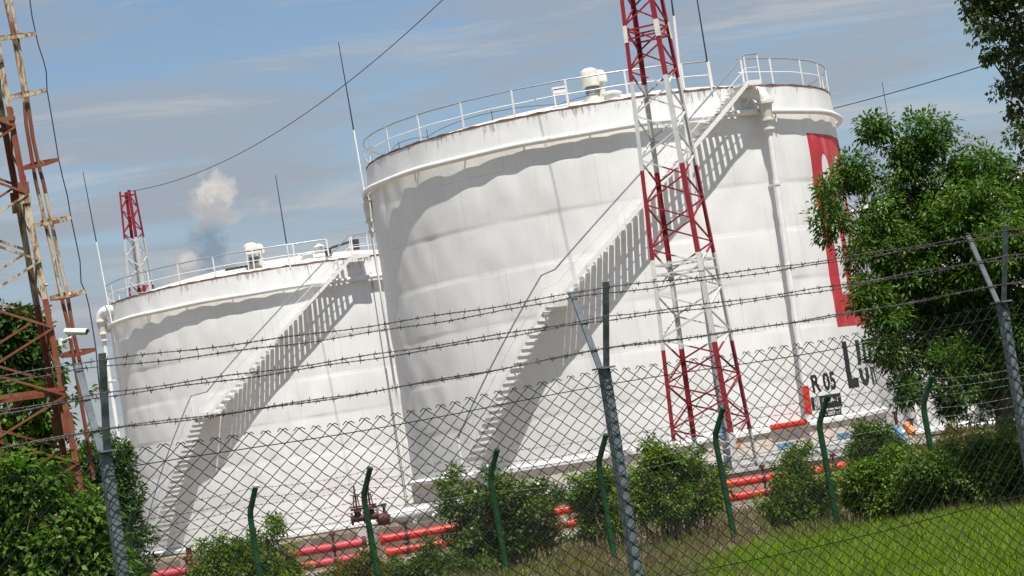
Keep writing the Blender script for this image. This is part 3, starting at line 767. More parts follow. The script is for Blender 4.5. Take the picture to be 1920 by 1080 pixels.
# ------------------------------------------------------------------ rusty lattice tower at the left edge
def rusty_tower():
    base = Vector((-7.2, 36, 0)); root = thing('lattice_tower', 'rusty red and cream lattice tower at the left edge', 'tower', base, R_(19))
    W = lambda z: 1.22 - .045 * (z - 4.1)
    # right front leg passes through the local origin column
    def leg(i, z):
        w_ = W(z); xr = -.044 * (z - 4.1)
        x = xr if i in (0, 3) else xr - w_
        y = 0 if i in (0, 1) else w_
        return Vector((x + .03, y, z))
    z0, zt_ = 0.0, 13.0
    for i in range(4):
        b = MB(); sx = -1 if i in (0, 3) else 1; sy = 1 if i in (0, 1) else -1; w_ = .088
        b.bar(leg(i, z0) + Vector((sx * w_ / 2, 0, 0)), leg(i, zt_) + Vector((sx * w_ / 2, 0, 0)), w_, .014, (0, 1, 0))
        b.bar(leg(i, z0) + Vector((0, sy * w_ / 2, 0)), leg(i, zt_) + Vector((0, sy * w_ / 2, 0)), .014, w_, (0, 1, 0))
        lg = b.build('leg', 'rusttower', root)
        for zs in (4.0, 7.7, 10.9):
            b = MB(); b.box(leg(i, zs) + Vector((sx * .06, -.02 if sy > 0 else .02, 0)), (.17, .02, .34)); b.box(leg(i, zs) + Vector((-sx * .02, sy * .06, 0)), (.02, .17, .34)); b.build('splice_plate', 'rusttower', lg)
        b = MB()
        for k in range(18): b.tube([leg(i, .6 + k * .33) + Vector((0, 0, 0)), leg(i, .6 + k * .33) + Vector((-sx * .045, 0, 0))], .02, 6)
        b.build('bolt', 'rusttower', lg)
    st = .54
    for fi, (i, j) in enumerate(((0, 1), (0, 3), (1, 2), (3, 2))):
        z = 6.60 - 11 * st + (0 if fi in (0, 3) else .27); k = 1
        if fi == 3: z += .30
        while z < zt_ - st:
            if z > .3:
                p, q = (leg(i, z), leg(j, z + st)) if k % 2 == 0 else (leg(j, z), leg(i, z + st))
                b = MB(); off = Vector((0, -.03 if fi == 0 else (.03 if fi == 3 else 0), 0)); b.bar(p + off, q + off, .036, .036, (0, 1, 0)); b.build('brace', 'rusttower', root)
            z += st; k += 1
    for zs in (4.55, 8.9):
        b = MB()
        for i, j in ((0, 1), (1, 2), (2, 3), (3, 0)): b.bar(leg(i, zs), leg(j, zs), .05, .07)
        b.build('horizontal_bar', 'rusttower', root)
    inv = (Matrix.Translation(base) @ Matrix.Rotation(R_(19), 4, 'Z')).inverted()
    L = lambda px, py, dy=0: inv @ at(px, py, 36.4 + dy)
    for pts in ([(6, -20), (25, 67), (45, 177), (49, 233), (67, 340), (83, 410), (100, 483), (113, 547), (127, 607), (143, 700), (160, 800), (176, 900)],
                [(17, -20), (32, 67), (50, 177), (62, 260), (75, 320), (82, 345), (95, 410), (112, 490), (125, 545), (137, 620), (152, 690), (170, 765), (196, 900)]):
        b = MB(); b.tube([L(*p) for p in pts], .031, 8); b.build('feeder_pipe', 'rusttower', root, True)
    for (x0, y0, x1, y1) in ((-8, 73, 67, 63), (20, 182, 88, 169), (44, 315, 110, 299), (66, 421, 133, 408), (94, 560, 160, 547), (116, 667, 180, 655)):
        b = MB(); n = 8; top, bot = [], []
        a_, e_ = L(x0, y0), L(x1, y1); dv = Vector((0, .10, .035))
        for s in (-1, 1):
            pts = [a_.lerp(e_, t) + dv * s * math.sin(PI * min(1, t * .9 + .12)) for t in np.linspace(0, 1, 9)]
            for p, q in zip(pts, pts[1:]): b.bar(p, q, .03, .055)
        m_ = a_.lerp(e_, .55); b.bar(m_ - dv, m_ + dv, .04, .04)
        b.build('feeder_bracket', 'rusttower', root)
    cp = [(52, -30), (60, 30), (67, 63), (72, 85), (82, 115), (87, 135), (88, 168), (97, 220), (104, 262), (110, 299), (118, 335), (126, 365), (133, 408), (143, 455), (150, 490), (152, 530), (160, 547), (167, 575), (173, 610), (180, 655), (183, 692), (190, 760), (197, 850)]
    b = MB(); b.tube([L(*p) for p in cp], .010, 6); b.build('hanging_cable', 'cable', root, True)
rusty_tower()
# security camera on a bracket
p = at(143, 622, 35.6); sc_ = thing('security_camera', 'white bullet security camera fixed to the rusty tower', 'camera', p)
ax = (at(167, 622.5, 35.55) - at(120, 621.5, 35.75)).normalized()
b = MB(); b.tube([ax * -.19, ax * -.185, ax * .17, ax * .19], [.03, .05, .05, .047], 16); b.build('housing', 'camwhite', sc_, True)
b = MB(); side = ax.cross(Vector((0, 0, 1))).normalized(); up = side.cross(ax)
for s0, s1 in ((-1, 1),):
    vs = []; n = 10
    for e in (-.20, .215):
        for k in range(n + 1):
            a = PI * k / n; vs.append(ax * e + side * math.cos(a) * .060 + up * (math.sin(a) * .060 - .006))
        for k in range(n + 1):
            a = PI * k / n; vs.append(ax * e + side * math.cos(a) * .056 + up * (math.sin(a) * .056 - .006))
    m_ = 2 * (n + 1); fs = []
    for k in range(n): fs += [(k, k + 1, m_ + k + 1, m_ + k), (n + 1 + k, m_ + n + 1 + k, m_ + n + 2 + k, n + 2 + k), (k, n + 1 + k, n + 2 + k, k + 1), (m_ + k, m_ + k + 1, m_ + n + 2 + k, m_ + n + 1 + k)]
    b.add(vs, fs)
b.build('sunshield', 'camwhite', sc_, True)
b = MB(); b.tube([ax * .185, ax * .197], .036, 14); b.build('lens', 'bolt', sc_, True)
b = MB(); j0 = at(133, 633, 35.6) - p; j1 = at(114, 641, 35.75) - p; j2 = at(112, 643, 35.98) - p
b.tube([ax * -.06 - up * .05, j0, j1, j2], [.018, .02, .026, .03], 8); b.tube([j1 + Vector((0, 0, .06)), j1 - Vector((0, 0, .06))], .045, 10); b.build('bracket', 'camwhite', sc_, True)

# ------------------------------------------------------------------ red pipelines on supports, valves
def pipeline(name, label, z, segs, y0, y1):
    root = thing(name, label, 'pipe', (0, y0, 0), 0, 'red pipelines along the wall')
    for (x0, x1, mat) in segs:
        b = MB(); yy = lambda x: (y1 - y0) * (x + 9) / 22
        b.tube([(x0, yy(x0), z), (x1, yy(x1), z)], .115, 14); s = b.build('pipe_section', mat, root, True)
        for x in (x0 + .06, x1 - .06):
            b = MB(); b.tube([(x - .05, yy(x), z), (x + .05, yy(x), z)], .165, 14); b.build('flange', 'darkred' if mat == 'redfade' else 'red', s, True)
    for x in np.arange(-9.4, 13, 1.9):
        b = MB(); yy = (y1 - y0) * (x + 9) / 22
        b.tube([(x - .05, yy, z), (x + .05, yy, z)], .128, 14); b.bar((x, yy, z + .11), (x, yy, z + .30), .05, .05); b.tube([(x, yy, z + .28), (x, yy, z + .36)], .075, 8)
        b.build('vent_stub', 'darkred', root, True)
    return root
pipeline('upper_pipeline', 'upper red pipe running along the low wall', .62, [(-11, -4.75, 'redfade'), (-4.4, 16, 'red')], 59.5, 61.5)
pipeline('lower_pipeline', 'lower red pipe running along the low wall', .26, [(-11, -4.6, 'redfade'), (-4.3, 16, 'red')], 59.5, 61.5)
for k, x in enumerate((-8.6, -6.3, -3.75, -1.6, 1.2, 4.1, 7.0, 9.9)):
    s = thing('pipe_support', 'concrete and steel stand carrying the two red pipes', 'support', (x, 59.75 + 2 * (x + 9) / 22, 0), 0, 'stands under the red pipes')
    b = MB(); b.box((0, .19, .42), (.16, .10, .88)); b.build('post', 'brownpale' if k % 2 else 'brownwall', s)
    for zc in (.475, .115): b = MB(); b.box((0, -.06, zc), (.10, .5, .05)); b.build('cradle', 'whitedirty', s)
p = at(355, 1040, 57.5); s = thing('pipe_support', 'dark red steel upright in front of the left end of the red pipes', 'support', (p.x, 57.5, 0))
b = MB(); b.bar((0, 0, 0), (0, 0, 1.25), .14, .06); b.build('post', 'darkred', s); b = MB(); b.box((0, 0, .02), (.3, .3, .04)); b.build('base_plate', 'darkred', s)

def gate_valve(px, py, y, label, h=1.0):
    p = at(px, py, y); r = thing('gate_valve', label, 'valve', p, 0, 'dark red gate valves on the white pipe'); r.scale = (.78, .78, .78)
    b = MB(); b.tube([(-.26, 0, 0), (.26, 0, 0)], .14, 12); b.tube([(-.28, 0, 0), (-.2, 0, 0)], .24, 14); b.tube([(.2, 0, 0), (.28, 0, 0)], .24, 14); b.build('body', 'darkred', r, True)
    b = MB(); b.tube([(0, 0, .1), (0, 0, .34)], .13, 12); b.tube([(0, 0, .32), (0, 0, .40)], .26, 14); b.tube([(0, 0, .42), (0, 0, .48)], .26, 14); b.build('bonnet', 'darkred', r, True)
    b = MB(); b.bar((-.11, 0, .48), (-.07, 0, .86), .04, .05); b.bar((.11, 0, .48), (.07, 0, .86), .04, .05); b.box((0, 0, .86), (.2, .1, .06)); b.build('yoke', 'darkred', r)
    b = MB(); b.tube([(0, 0, .48), (0, 0, .48 + h)], .035, 8); b.build('stem', 'darkred', r, True)
    b = MB(); b.tube([(.2 * math.cos(a), .2 * math.sin(a), .92) for a in np.linspace(0, 2 * PI, 20, endpoint=False)], .018, 6, closed=True)
    for a in (0, PI / 2): b.bar((.2 * math.cos(a), .2 * math.sin(a), .92), (-.2 * math.cos(a), -.2 * math.sin(a), .92), .025, .02)
    b.build('handwheel', 'darkred', r, True)
gate_valve(672, 972, 70, 'dark red gate valve behind the wall, left of the pair', .8)
gate_valve(697, 968, 70.3, 'dark red gate valve behind the wall, next to the white pipe', .8)
p = at(735, 972, 70.6); pw = thing('insulated_pipe', 'white pipe with red end cap beside the dark red valves', 'pipe', p)
b = MB(); e0, e1 = at(728, 971, 70.6) - p, at(800, 957, 71.5) - p; b.tube([e0, e0.lerp(e1, .3), e0.lerp(e1, .32), e1], [.15, .15, .19, .19], 14); b.build('pipe_section', 'white', pw, True)
b = MB(); c0 = at(706, 976, 70.5) - p; b.tube([c0, c0.lerp(e0, .15), c0.lerp(e0, .75), e0], [.05, .17, .21, .21], 14); b.build('end_cap', 'darkred', pw, True)
b = MB(); b.bar(at(705, 985, 70.6) - p, at(790, 968, 71.4) - p, .25, .06); b.build('shelf', 'coping', pw)
for (px, py) in ((712, 1000), (778, 985)):
    b = MB(); q = at(px, py - 12, 70.9) - p; b.bar(q, q + Vector((0, 0, -1.2)), .12, .12); b.build('support', 'coping', pw)
p = at(722, 968, 71); sv = thing('small_valve', 'small black valve with side lever above the white pipe', 'valve', p)
b = MB(); b.tube([(0, 0, -.1), (0, 0, .32)], [.05, .045], 10); b.tube([(0, 0, .3), (0, 0, .4)], .09, 10); b.build('body', 'bolt', sv, True)
b = MB(); b.bar((-.28, 0, .33), (.1, 0, .36), .04, .05); b.tube([(-.3, 0, .3), (-.3, 0, .42)], .06, 8); b.build('lever', 'bolt', sv)
# right: blue and orange pipes with spoked handwheel
p = at(1703, 828, 58); hv = thing('handwheel_valve', 'pale blue valve with white spoked handwheel by the dark bush', 'valve', p)
b = MB(); b.tube([at(1678, 800, 58.3) - p, at(1694, 824, 58.15) - p], .085, 12); b.tube([at(1694, 822, 58.15) - p, Vector((0, .05, 0))], .07, 10); b.build('body', 'blue', hv, True)
b = MB(); rw = .13
nrm = Vector((.25, -1, .1)).normalized(); e1 = nrm.cross(Vector((0, 0, 1))).normalized(); e2 = e1.cross(nrm)
b.tube([(e1 * math.cos(a) + e2 * math.sin(a)) * rw + nrm * .06 for a in np.linspace(0, 2 * PI, 24, endpoint=False)], .017, 6, closed=True)
for k in range(3):
    a = k * PI / 3 + .3; d = e1 * math.cos(a) + e2 * math.sin(a); b.bar(d * rw + nrm * .06, -d * rw + nrm * .06, .02, .02, nrm)
b.tube([nrm * .0, nrm * .08], .03, 8); b.build('handwheel', 'camwhite', hv, True)
b = MB(); q = at(1703, 848, 58) - p; b.tube([q + Vector((0, 0, -.9)), q, q + Vector((0, 0, .07))], [.08, .09, .05], 10); b.build('red_cap', 'red', hv, True)
p = at(1705, 800, 58.6); ov = thing('orange_pipe', 'short orange pipe behind the spoked handwheel', 'pipe', p)
b = MB(); b.tube([at(1697, 795, 58.6) - p, at(1712, 812, 58.5) - p], [.10, .12], 12); b.tube([at(1700, 811, 58.6) - p, at(1714, 808, 58.6) - p], .13, 12); b.build('pipe_section', 'orange', ov, True)
b = MB(); b.tube([at(1710, 800, 58.7) - p, at(1708, 786, 58.7) - p], .04, 8); b.bar(at(1700, 788, 58.7) - p, at(1714, 786, 58.7) - p, .08, .06); b.build('stem', 'bolt', ov)
p = at(1680, 795, 60); dp_ = thing('dark_standpipe', 'thin dark upright pipe by the foot of the nearest tank', 'pipe', p)
b = MB(); b.tube([at(1682, 800, 60) - p, at(1678, 774, 60) - p], .045, 8); b.tube([at(1678, 776, 60) - p, at(1677, 771, 60) - p], .075, 8); b.build('pipe_section', 'darkred', dp_, True)
# white pipe line on the right, with dark sleeve
p = at(1780, 806, 63); wp = thing('white_pipeline', 'low white pipe with dark red sleeve behind the bushes on the right', 'pipe', p)
b = MB(); b.tube([at(1715, 813, 63) - p, at(1930, 785, 63) - p], .07, 10); b.build('pipe_section', 'white', wp, True)
b = MB(); b.tube([at(1772, 806, 63) - p, at(1786, 804, 63) - p], .14, 12); b.build('sleeve', 'darkred', wp, True)
b = MB(); b.bar(at(1735, 818, 63.1) - p, at(1930, 792, 63.1) - p, .1, .07); b.build('rail', 'brownwall', wp)

# ------------------------------------------------------------------ far fence with green cranked posts
def barbed(b, pts, barb_r, wire_r, every, strands=1, twist=.0022, pitch=.055, jitter=.3):
    pts = [Vector(p) for p in pts]
    if strands == 1: b.tube(pts, wire_r, 4, caps=False)
    else:
        # resample, then twist two strands round each other
        out = []; acc = 0
        for p, q in zip(pts, pts[1:]):
            n = max(1, int((q - p).length / .011))
            for i in range(n): out.append((p.lerp(q, i / n), acc + (q - p).length * i / n, (q - p).normalized()))
            acc += (q - p).length
        for s in range(2):
            path = []
            for p, L, d in out:
                a = 2 * PI * L / pitch + s * PI; x = d.cross(Vector((0, 0, 1))).normalized(); y = d.cross(x)
                path.append(p + (x * math.cos(a) + y * math.sin(a)) * twist)
            b.tube(path, wire_r, 4, caps=False)
    acc = 0; nxt = every * rnd()
    for p, q in zip(pts, pts[1:]):
        L = (q - p).length; d = (q - p).normalized(); x = d.cross(Vector((0, 0, 1))).normalized(); y = d.cross(x)
        while nxt < acc + L:
            c = p + d * (nxt - acc); a = rnd() * PI
            for k in range(2):
                aa = a + k * PI / 2 + (rnd() - .5) * .7; dv = (x * math.cos(aa) + y * math.sin(aa)) + d * (rnd() - .5) * .7
                b.tube([c - dv * barb_r + d * .004 * (k - .5) * 2, c + dv * barb_r + d * .004 * (k - .5) * 2], wire_r * 1.05, 4)
            b.tube([c - d * .010, c + d * .010], wire_r * 2.1, 5)
            nxt += every * (1 + (rnd() - .5) * jitter)
        acc += L

ff = thing('wire_fence', 'fence of green cranked posts with barbed wire in front of the pipes', 'fence', (0, 45, 0))
fpx = [(-8.0, 2.45), (-5.58, 2.54), (-3.33, 2.53), (-.83, 2.50), (1.31, 2.46), (3.64, 2.62), (5.69, 2.54), (7.76, 2.60), (10.1, 2.6)]
for i, (x, zt_) in enumerate(fpx):
    ln = .03 * math.sin(i * 2.1)
    b = MB(); bz = zt_ - .50; base = Vector((x - .12 - ln, 0, -.1)); kn = Vector((x - .17, 0, bz))
    b.tube([base, kn.lerp(base, .5), kn.lerp(base, .06), kn + Vector((.02, -.02, .04)), Vector((x + .05, -.22, zt_))], [.062, .062, .06, .06, .055], 10)
    po = b.build('post', 'greenpost', ff, True)
    b = MB(); b.tube([Vector((x + .05, -.22, zt_ - .005)), Vector((x + .062, -.235, zt_ + .03))], [.062, .058], 10); b.build('post_cap', 'greenpost' if i != 1 else 'coping', po, True)
for k, (f_, dx, dy) in enumerate(((1.0, .05, -.22), (.62, -.03, -.13), (.3, -.10, -.06), (-.15, -.17, 0), (-.55, -.17, 0))):
    b = MB(); pts = []
    for (x0, z0), (x1, z1) in zip(fpx, fpx[1:]):
        for t in np.linspace(0, 1, 7)[:-1]:
            za, zb_ = z0 - .5 + f_ * .48, z1 - .5 + f_ * .48
            pts.append((x0 + (x1 - x0) * t + dx, dy, za + (zb_ - za) * t - .05 * (1 + .5 * math.sin(k * 2 + x0)) * 4 * t * (1 - t)))
    barbed(b, pts, .022, .0042, .13); b.build('barbed_wire', 'barbgreen', ff)
b = MB(); x0, x1, zt_, zb_ = -8.2, 10.2, 1.62, -.05; H_ = zt_ - zb_; stp = .085
n = int((x1 - x0 + H_) / stp)
for i in range(n):
    for s in (1, -1):
        xa = x0 - H_ + i * stp if s > 0 else x0 + i * stp + 0
        xb = xa + s * H_; za, zc = zb_, zt_
        # clip to the panel
        def clip(xa, za, xb, zc):
            if xa < x0: t = (x0 - xa) / (xb - xa); xa, za = x0, za + (zc - za) * t
            if xa > x1: t = (x1 - xa) / (xb - xa); xa, za = x1, za + (zc - za) * t
            if xb > x1: t = (x1 - xa) / (xb - xa); xb, zc = x1, za + (zc - za) * t
            if xb < x0: t = (x0 - xa) / (xb - xa); xb, zc = x0, za + (zc - za) * t
            return xa, za, xb, zc
        if (xa < x0 and xb < x0) or (xa > x1 and xb > x1): continue
        xa, za, xb, zc = clip(xa, za, xb, zc)
        b.tube([(xa, .07 + .006 * s, za), (xb, .07 + .006 * s, zc)], .0027, 3, caps=False)
b.tube([(x0, .07, zt_ - .03), (x1, .07, zt_ - .03)], .005, 4)
b.build('mesh_panel', 'farmesh', ff)

# ------------------------------------------------------------------ near fence: chain link, Y-armed posts, barbed wire
P1, P2, P3 = Vector((-1.765, 9.47, 0)), Vector((.35, 10.87, 0)), Vector((2.57, 12.25, 0))
DIR = (P3 - P1).normalized(); NRM = Vector((-DIR.y, DIR.x, 0))
yaw = math.atan2(DIR.y, DIR.x)
nf = thing('chain_link_fence', 'chain link fence in the foreground with Y armed posts and barbed wire', 'fence', P1, yaw)
S = [0.0, (P2 - P1).dot(DIR), (P3 - P1).dot(DIR)]; ZJ = [2.90, 2.955, 3.01]
def fz(s): return 2.90 + (3.01 - 2.90) * s / S[2]
arms = []
for s_, zj in zip(S, ZJ):
    po = MB(); po.box((s_, .0, (zj + 0.6) / 2 + .0), (.046, .046, zj - .6)); po = po.build('post', 'greylight', nf)
    bv = po.modifiers.new('bevel', 'BEVEL'); bv.width = .005; bv.segments = 2
    b = MB(); b.box((s_, 0, zj + .004), (.075, .09, .008)); b.build('cap_plate', 'greylight', po)
    # local +y = away from the camera side
    e1 = Vector((s_ - .005, -.135, zj + .40)); e2 = Vector((s_ + .0, .165, zj + .39))
    a1_, a2_ = Vector((s_ + .006, -.012, zj)), Vector((s_ - .006, .02, zj))
    for (a_, e_, nm) in ((a1_, e1, 'arm'), (a2_, e2, 'arm')):
        b = MB(); b.bar(a_, e_, .032, .008, (0, 1, 0)); b.bar(a_ + Vector((.014, .014, 0)), e_ + Vector((.014, .014, 0)), .005, .028, (0, 1, 0)); ao = b.build(nm, 'greylight', po)
    arms.append((a1_, e1, a2_, e2))
x_lo, x_hi = -1.6, S[2] + 1.5
for k, fr in enumerate((.93, .60, .24)):
    for side in (0, 1):
        anchors = []
        for (a1_, e1, a2_, e2) in arms:
            a_, e_ = (a1_, e1) if side == 0 else (a2_, e2)
            anchors.append(a_.lerp(e_, fr) + Vector((0, -.016 if side == 0 else -.012, 0)))
        dl = anchors[0] - anchors[1]; dr_ = anchors[2] - anchors[1]
        anchors = [anchors[0] + dl] + anchors + [anchors[2] + dr_]
        pts = []
        for i, (p, q) in enumerate(zip(anchors, anchors[1:])):
            sg = .012 + .014 * rnd()
            for t in np.linspace(0, 1, 19)[:-1]:
                pp = p.lerp(q, t); pp.z -= 4 * sg * t * (1 - t); pp.z += .0035 * math.sin(t * 23 + k * 3 + side); pp.y += .004 * math.sin(t * 17 + k)
                pts.append(pp)
        pts.append(anchors[-1])
        pts = [p for p in pts if x_lo < p.x < x_hi]
        b = MB(); barbed(b, pts, .0145, .0016, .083, strands=2); b.build('barbed_wire', 'barb', nf)
# mesh, one panel per bay
pw_, ph = .0400, .0327; wr = .0023
def mesh_bay(i0, i1):
    b = MB()
    for i in range(i0, i1):
        pts = []; k = 0; jx = (rnd() - .5) * .003
        ztop = fz(i * pw_) - .012 - .03 * math.sin(PI * ((i * pw_ / S[1]) % 1.0)) ** 2
        nl = 56
        for k in range(nl):
            z = ztop - k * ph + .0015 * math.sin(i * 1.3 + k * .9); left = (i + k) % 2 == 0
            x = (i if left else i + 1) * pw_ + jx * math.sin(k * .31 + i); x += (.0016 if left else -.0016) * -1
            pts.append(Vector((x, -.036, z)))
            # straight run between corners, alternately in front and behind
            zz = z - ph / 2; pts.append(Vector(((i + .5) * pw_ + jx * math.sin(k * .31 + i), -.036 + (.0042 if left else -.0042), zz)))
        pts = [p + Vector((.0045 * math.sin(p.z * 4.1 + p.x * 1.7) + .003 * math.sin(p.z * 9 + p.x * 5.3), .010 * math.sin(p.x * 2.2 + p.z * 1.3), .004 * math.sin(p.x * 3.7 + p.z * 2.1) + .0025 * math.sin(p.x * 11))) for p in pts]
        b.tube(pts, wr, 5)
        # twisted barb at the top selvedge
        if i % 2 == 0:
            t = pts[0]; d = (rnd() - .5) * .012
            b.tube([pts[1], t, t + Vector((-.010, .003, .006)), t + Vector((-.022 + d, .002, -.006 + d * .5))], wr * .95, 4)
            b.tube([t + Vector((.001, 0, -.002)), t + Vector((.012, -.003, .004)), t + Vector((.024 - d, -.004, -.007))], wr * .95, 4)
    return b
cuts = [int(x_lo / pw_), 0, int(S[1] / pw_), int(S[2] / pw_), int(x_hi / pw_)]
for a_, e_ in zip(cuts, cuts[1:]): mesh_bay(a_, e_).build('mesh_panel', 'wire', nf, True)
for dz in (-.075, -1.02):
    b = MB(); pts = []
    for s_ in np.linspace(x_lo, x_hi, 60): pts.append((s_, -.034, fz(s_) + dz - .018 * math.sin(PI * ((s_ / S[1]) % 1.0)) ** 2))
    b.tube(pts, .0024, 6); b.build('tension_wire', 'wire', nf, True)
# ------------------------------------------------------------------ vegetation
def leaves(name, blobs, n_clusters, per, spread, ll, lw, mat, droop=.35, outer=.55, parent=None, origin=Vector((0, 0, 0)), seed=1, flat=.5, holes=0.0):
    """blobs: list of (centre Vector, (rx,ry,rz)). Leaves grow in sprays scattered through each blob's volume."""
    g = np.random.RandomState(seed)
    vol = np.array([r[0] * r[1] * r[2] for c, r in blobs]) ** .75; vol = vol / vol.sum()
    idx = g.choice(len(blobs), n_clusters, p=vol)
    cen = np.array([list(c) for c, r in blobs])[idx]; rad = np.array([list(r) for c, r in blobs])[idx]
    d = g.normal(size=(n_clusters, 3)); d /= np.linalg.norm(d, axis=1)[:, None]
    rr = (outer + (1 - outer) * g.rand(n_clusters)) * np.where(g.rand(n_clusters) < .22, g.rand(n_clusters), 1.0)
    rr = rr * (1 + .22 * np.sin(d[:, 0] * 7 + idx * 1.3) * np.sin(d[:, 2] * 6 + idx))
    cp = cen + d * rad * rr[:, None]
    if holes > 0:
        h = np.sin(cp[:, 0] * 3.1 + seed) * np.sin(cp[:, 2] * 3.7 + 1.1) + .5 * np.sin(cp[:, 0] * 7.3 + cp[:, 2] * 5.1)
        keep = h > -1.2 + holes; cp = cp[keep]; d = d[keep]
    N = len(cp); out = np.repeat(d, per, 0); base = np.repeat(cp, per, 0); n = N * per
    e = g.normal(size=(n, 3)); e /= np.linalg.norm(e, axis=1)[:, None]
    sp = spread * (.35 + .9 * g.rand(n))
    ld = e * .9 + out * .45 + np.array([0, 0, -droop]); ld /= np.linalg.norm(ld, axis=1)[:, None]
    base = base + e * sp[:, None] * np.array([1, 1, .75])
    up = np.array([0, 0, 1.0]) * flat + g.normal(size=(n, 3)) * .55 + out * .25
    side = np.cross(ld, up); side /= np.maximum(np.linalg.norm(side, axis=1), 1e-6)[:, None]
    nrm = np.cross(side, ld)
    L = ll * (.6 + .7 * g.rand(n)); W = lw * (.65 + .6 * g.rand(n))
    L = L[:, None]; W = W[:, None]
    v0 = base; v1 = base + ld * L * .42 + side * W * .5 + nrm * W * .18; v2 = base + ld * L - np.array([0, 0, 1]) * L * .08; v3 = base + ld * L * .42 - side * W * .5 + nrm * W * .18
    V = np.stack([v0, v1, v2, v3], 1).reshape(-1, 3) - np.array(list(origin))
    i = np.arange(n)[:, None] * 4
    Fc = np.concatenate([i + np.array([0, 1, 2]), i + np.array([0, 2, 3])], 1).reshape(-1, 3)
    return mesh_np(name, V, Fc, mat, parent)

def B(px, py, y, r, ry=None, dy=0.0, sq=1.0):
    k = y / F; return (at(px, py, y + dy), (r * k, (ry if ry else r) * k, r * k * sq))

def branchy(b, p0, targets, r0, seed=0, wig=.12):
    g = random.Random(seed)
    for tg in targets:
        pts = []; n = 7; mid = p0.lerp(tg, .5) + Vector((0, 0, (tg - p0).length * .08))
        for i in range(n + 1):
            t = i / n; p = p0 * (1 - t) ** 2 + mid * 2 * t * (1 - t) + tg * t * t
            if 0 < i < n: p = p + Vector((g.uniform(-1, 1), g.uniform(-1, 1), g.uniform(-.6, .6))) * wig * (tg - p0).length * .25
            pts.append(p)
        b.tube(pts, [r0 * (1 - .85 * i / n) for i in range(n + 1)], 6, caps=False)

def shrub(name, label, cat, blobs, nclu, per, spread, ll, lw, mat, ground_z=0.0, stems=14, seed=1, droop=.25, outer=.5, group=None, flat=1.1, flowers=0, holes=0.0, stem_mat='twig'):
    c = sum((bl[0] for bl in blobs), Vector()) / len(blobs); org = Vector((c.x, c.y, ground_z))
    root = thing(name, label, cat, org, 0, group)
    leaves('foliage', blobs, nclu, per, spread, ll, lw, mat, droop, outer, root, org, seed, flat, holes)
    b = MB(); g = random.Random(seed)
    for k in range(stems):
        bl = blobs[k % len(blobs)]; tg = bl[0] + Vector((g.uniform(-.7, .7) * bl[1][0], g.uniform(-.7, .7) * bl[1][1], g.uniform(-.3, .8) * bl[1][2])) - org
        p0 = Vector((tg.x * .55 + g.uniform(-.15, .15), tg.y * .55 + g.uniform(-.15, .15), -.05))
        branchy(b, p0, [tg], .012 + .01 * g.random(), g.random(), .2)
        for q in range(3):
            t = g.uniform(.2, .8); pp = p0.lerp(tg, t); branchy(b, pp, [pp + Vector((g.uniform(-.4, .4), g.uniform(-.4, .4), g.uniform(.1, .5)))], .006, g.random(), .3)
    for k in range(max(6, stems // 2)):
        bl = blobs[g.randrange(len(blobs))]; a = g.uniform(-.4, PI + .4); c_ = bl[0] - org
        e_ = c_ + Vector((math.cos(a) * bl[1][0] * 1.35, g.uniform(-1, .3) * bl[1][1], abs(math.sin(a)) * bl[1][2] * 1.4)); branchy(b, c_ * .8, [e_], .008, g.random(), .25)
    b.build('stems', stem_mat, root)
    if flowers:
        V = []; g2 = np.random.RandomState(seed + 5); bb = MB()
        for k in range(flowers):
            bl = blobs[g2.randint(len(blobs))]; d = g2.normal(size=3); d[1] = -abs(d[1]); d /= np.linalg.norm(d)
            p = bl[0] + Vector((d[0] * bl[1][0], d[1] * bl[1][1], d[2] * bl[1][2])) * (.98 + .3 * g2.rand()) - org; s = .022 + .02 * g2.rand()
            a = Vector(g2.normal(size=3)).normalized(); c_ = a.orthogonal().normalized(); d_ = a.cross(c_)
            for q in range(5):
                w1 = 2 * PI * q / 5; w2 = w1 + .9
                bb.add([p, p + (c_ * math.cos(w1) + d_ * math.sin(w1)) * s, p + (c_ * math.cos((w1 + w2) / 2) + d_ * math.sin((w1 + w2) / 2)) * s * 1.25 + a * .006, p + (c_ * math.cos(w2) + d_ * math.sin(w2)) * s], [(0, 1, 2, 3)])
        bb.build('flowers', 'flower', root)
    return root

# big ash-like tree on the right, between the fence and the tanks
TY = 52.0
tb = [(1740, 255, 52), (1640, 238, 32), (1690, 300, 58), (1790, 320, 58), (1605, 325, 42), (1562, 372, 36), (1545, 350, 22), (1855, 310, 34), (1880, 345, 40), (1640, 405, 52, 10), (1745, 395, 85),
      (1830, 420, 85), (1620, 475, 50), (1560, 420, 34), (1700, 500, 85), (1790, 520, 95), (1880, 470, 85), (1630, 555, 42), (1665, 605, 45), (1740, 590, 80), (1845, 600, 95), (1660, 660, 38), (1720, 690, 55),
      (1790, 690, 60), (1860, 700, 75), (1920, 640, 80), (1930, 500, 80), (1780, 755, 34), (1840, 765, 32), (1705, 735, 26), (1900, 760, 35), (1940, 380, 60), (1980, 560, 90), (1960, 700, 70), (1690, 780, 0)]
blobs = []
g = random.Random(5)
for q in tb:
    if q[2] <= 0: continue
    blobs.append(B(q[0], q[1], TY, q[2] * 1.06, q[2] * 1.35, g.uniform(-1.0, 1.2)))
trunk = at(1888, 850, TY); org = Vector((trunk.x, TY, 0))
tree = thing('ash_tree', 'big leafy tree with drooping leaf sprays standing in front of the nearest tank', 'tree', org)
leaves('crown', blobs, 3400, 40, .20, .130, .056, 'leafA', .45, .40, tree, org, 11, .9, .46)
b = MB(); top = at(1845, 560, TY) - org
b.tube([Vector((0, 0, -.1)), Vector((.0, 0, .5)), at(1883, 760, TY) - org, at(1868, 660, TY) - org, top], [.26, .22, .19, .16, .11], 12); b.build('trunk', 'bark', tree, True)
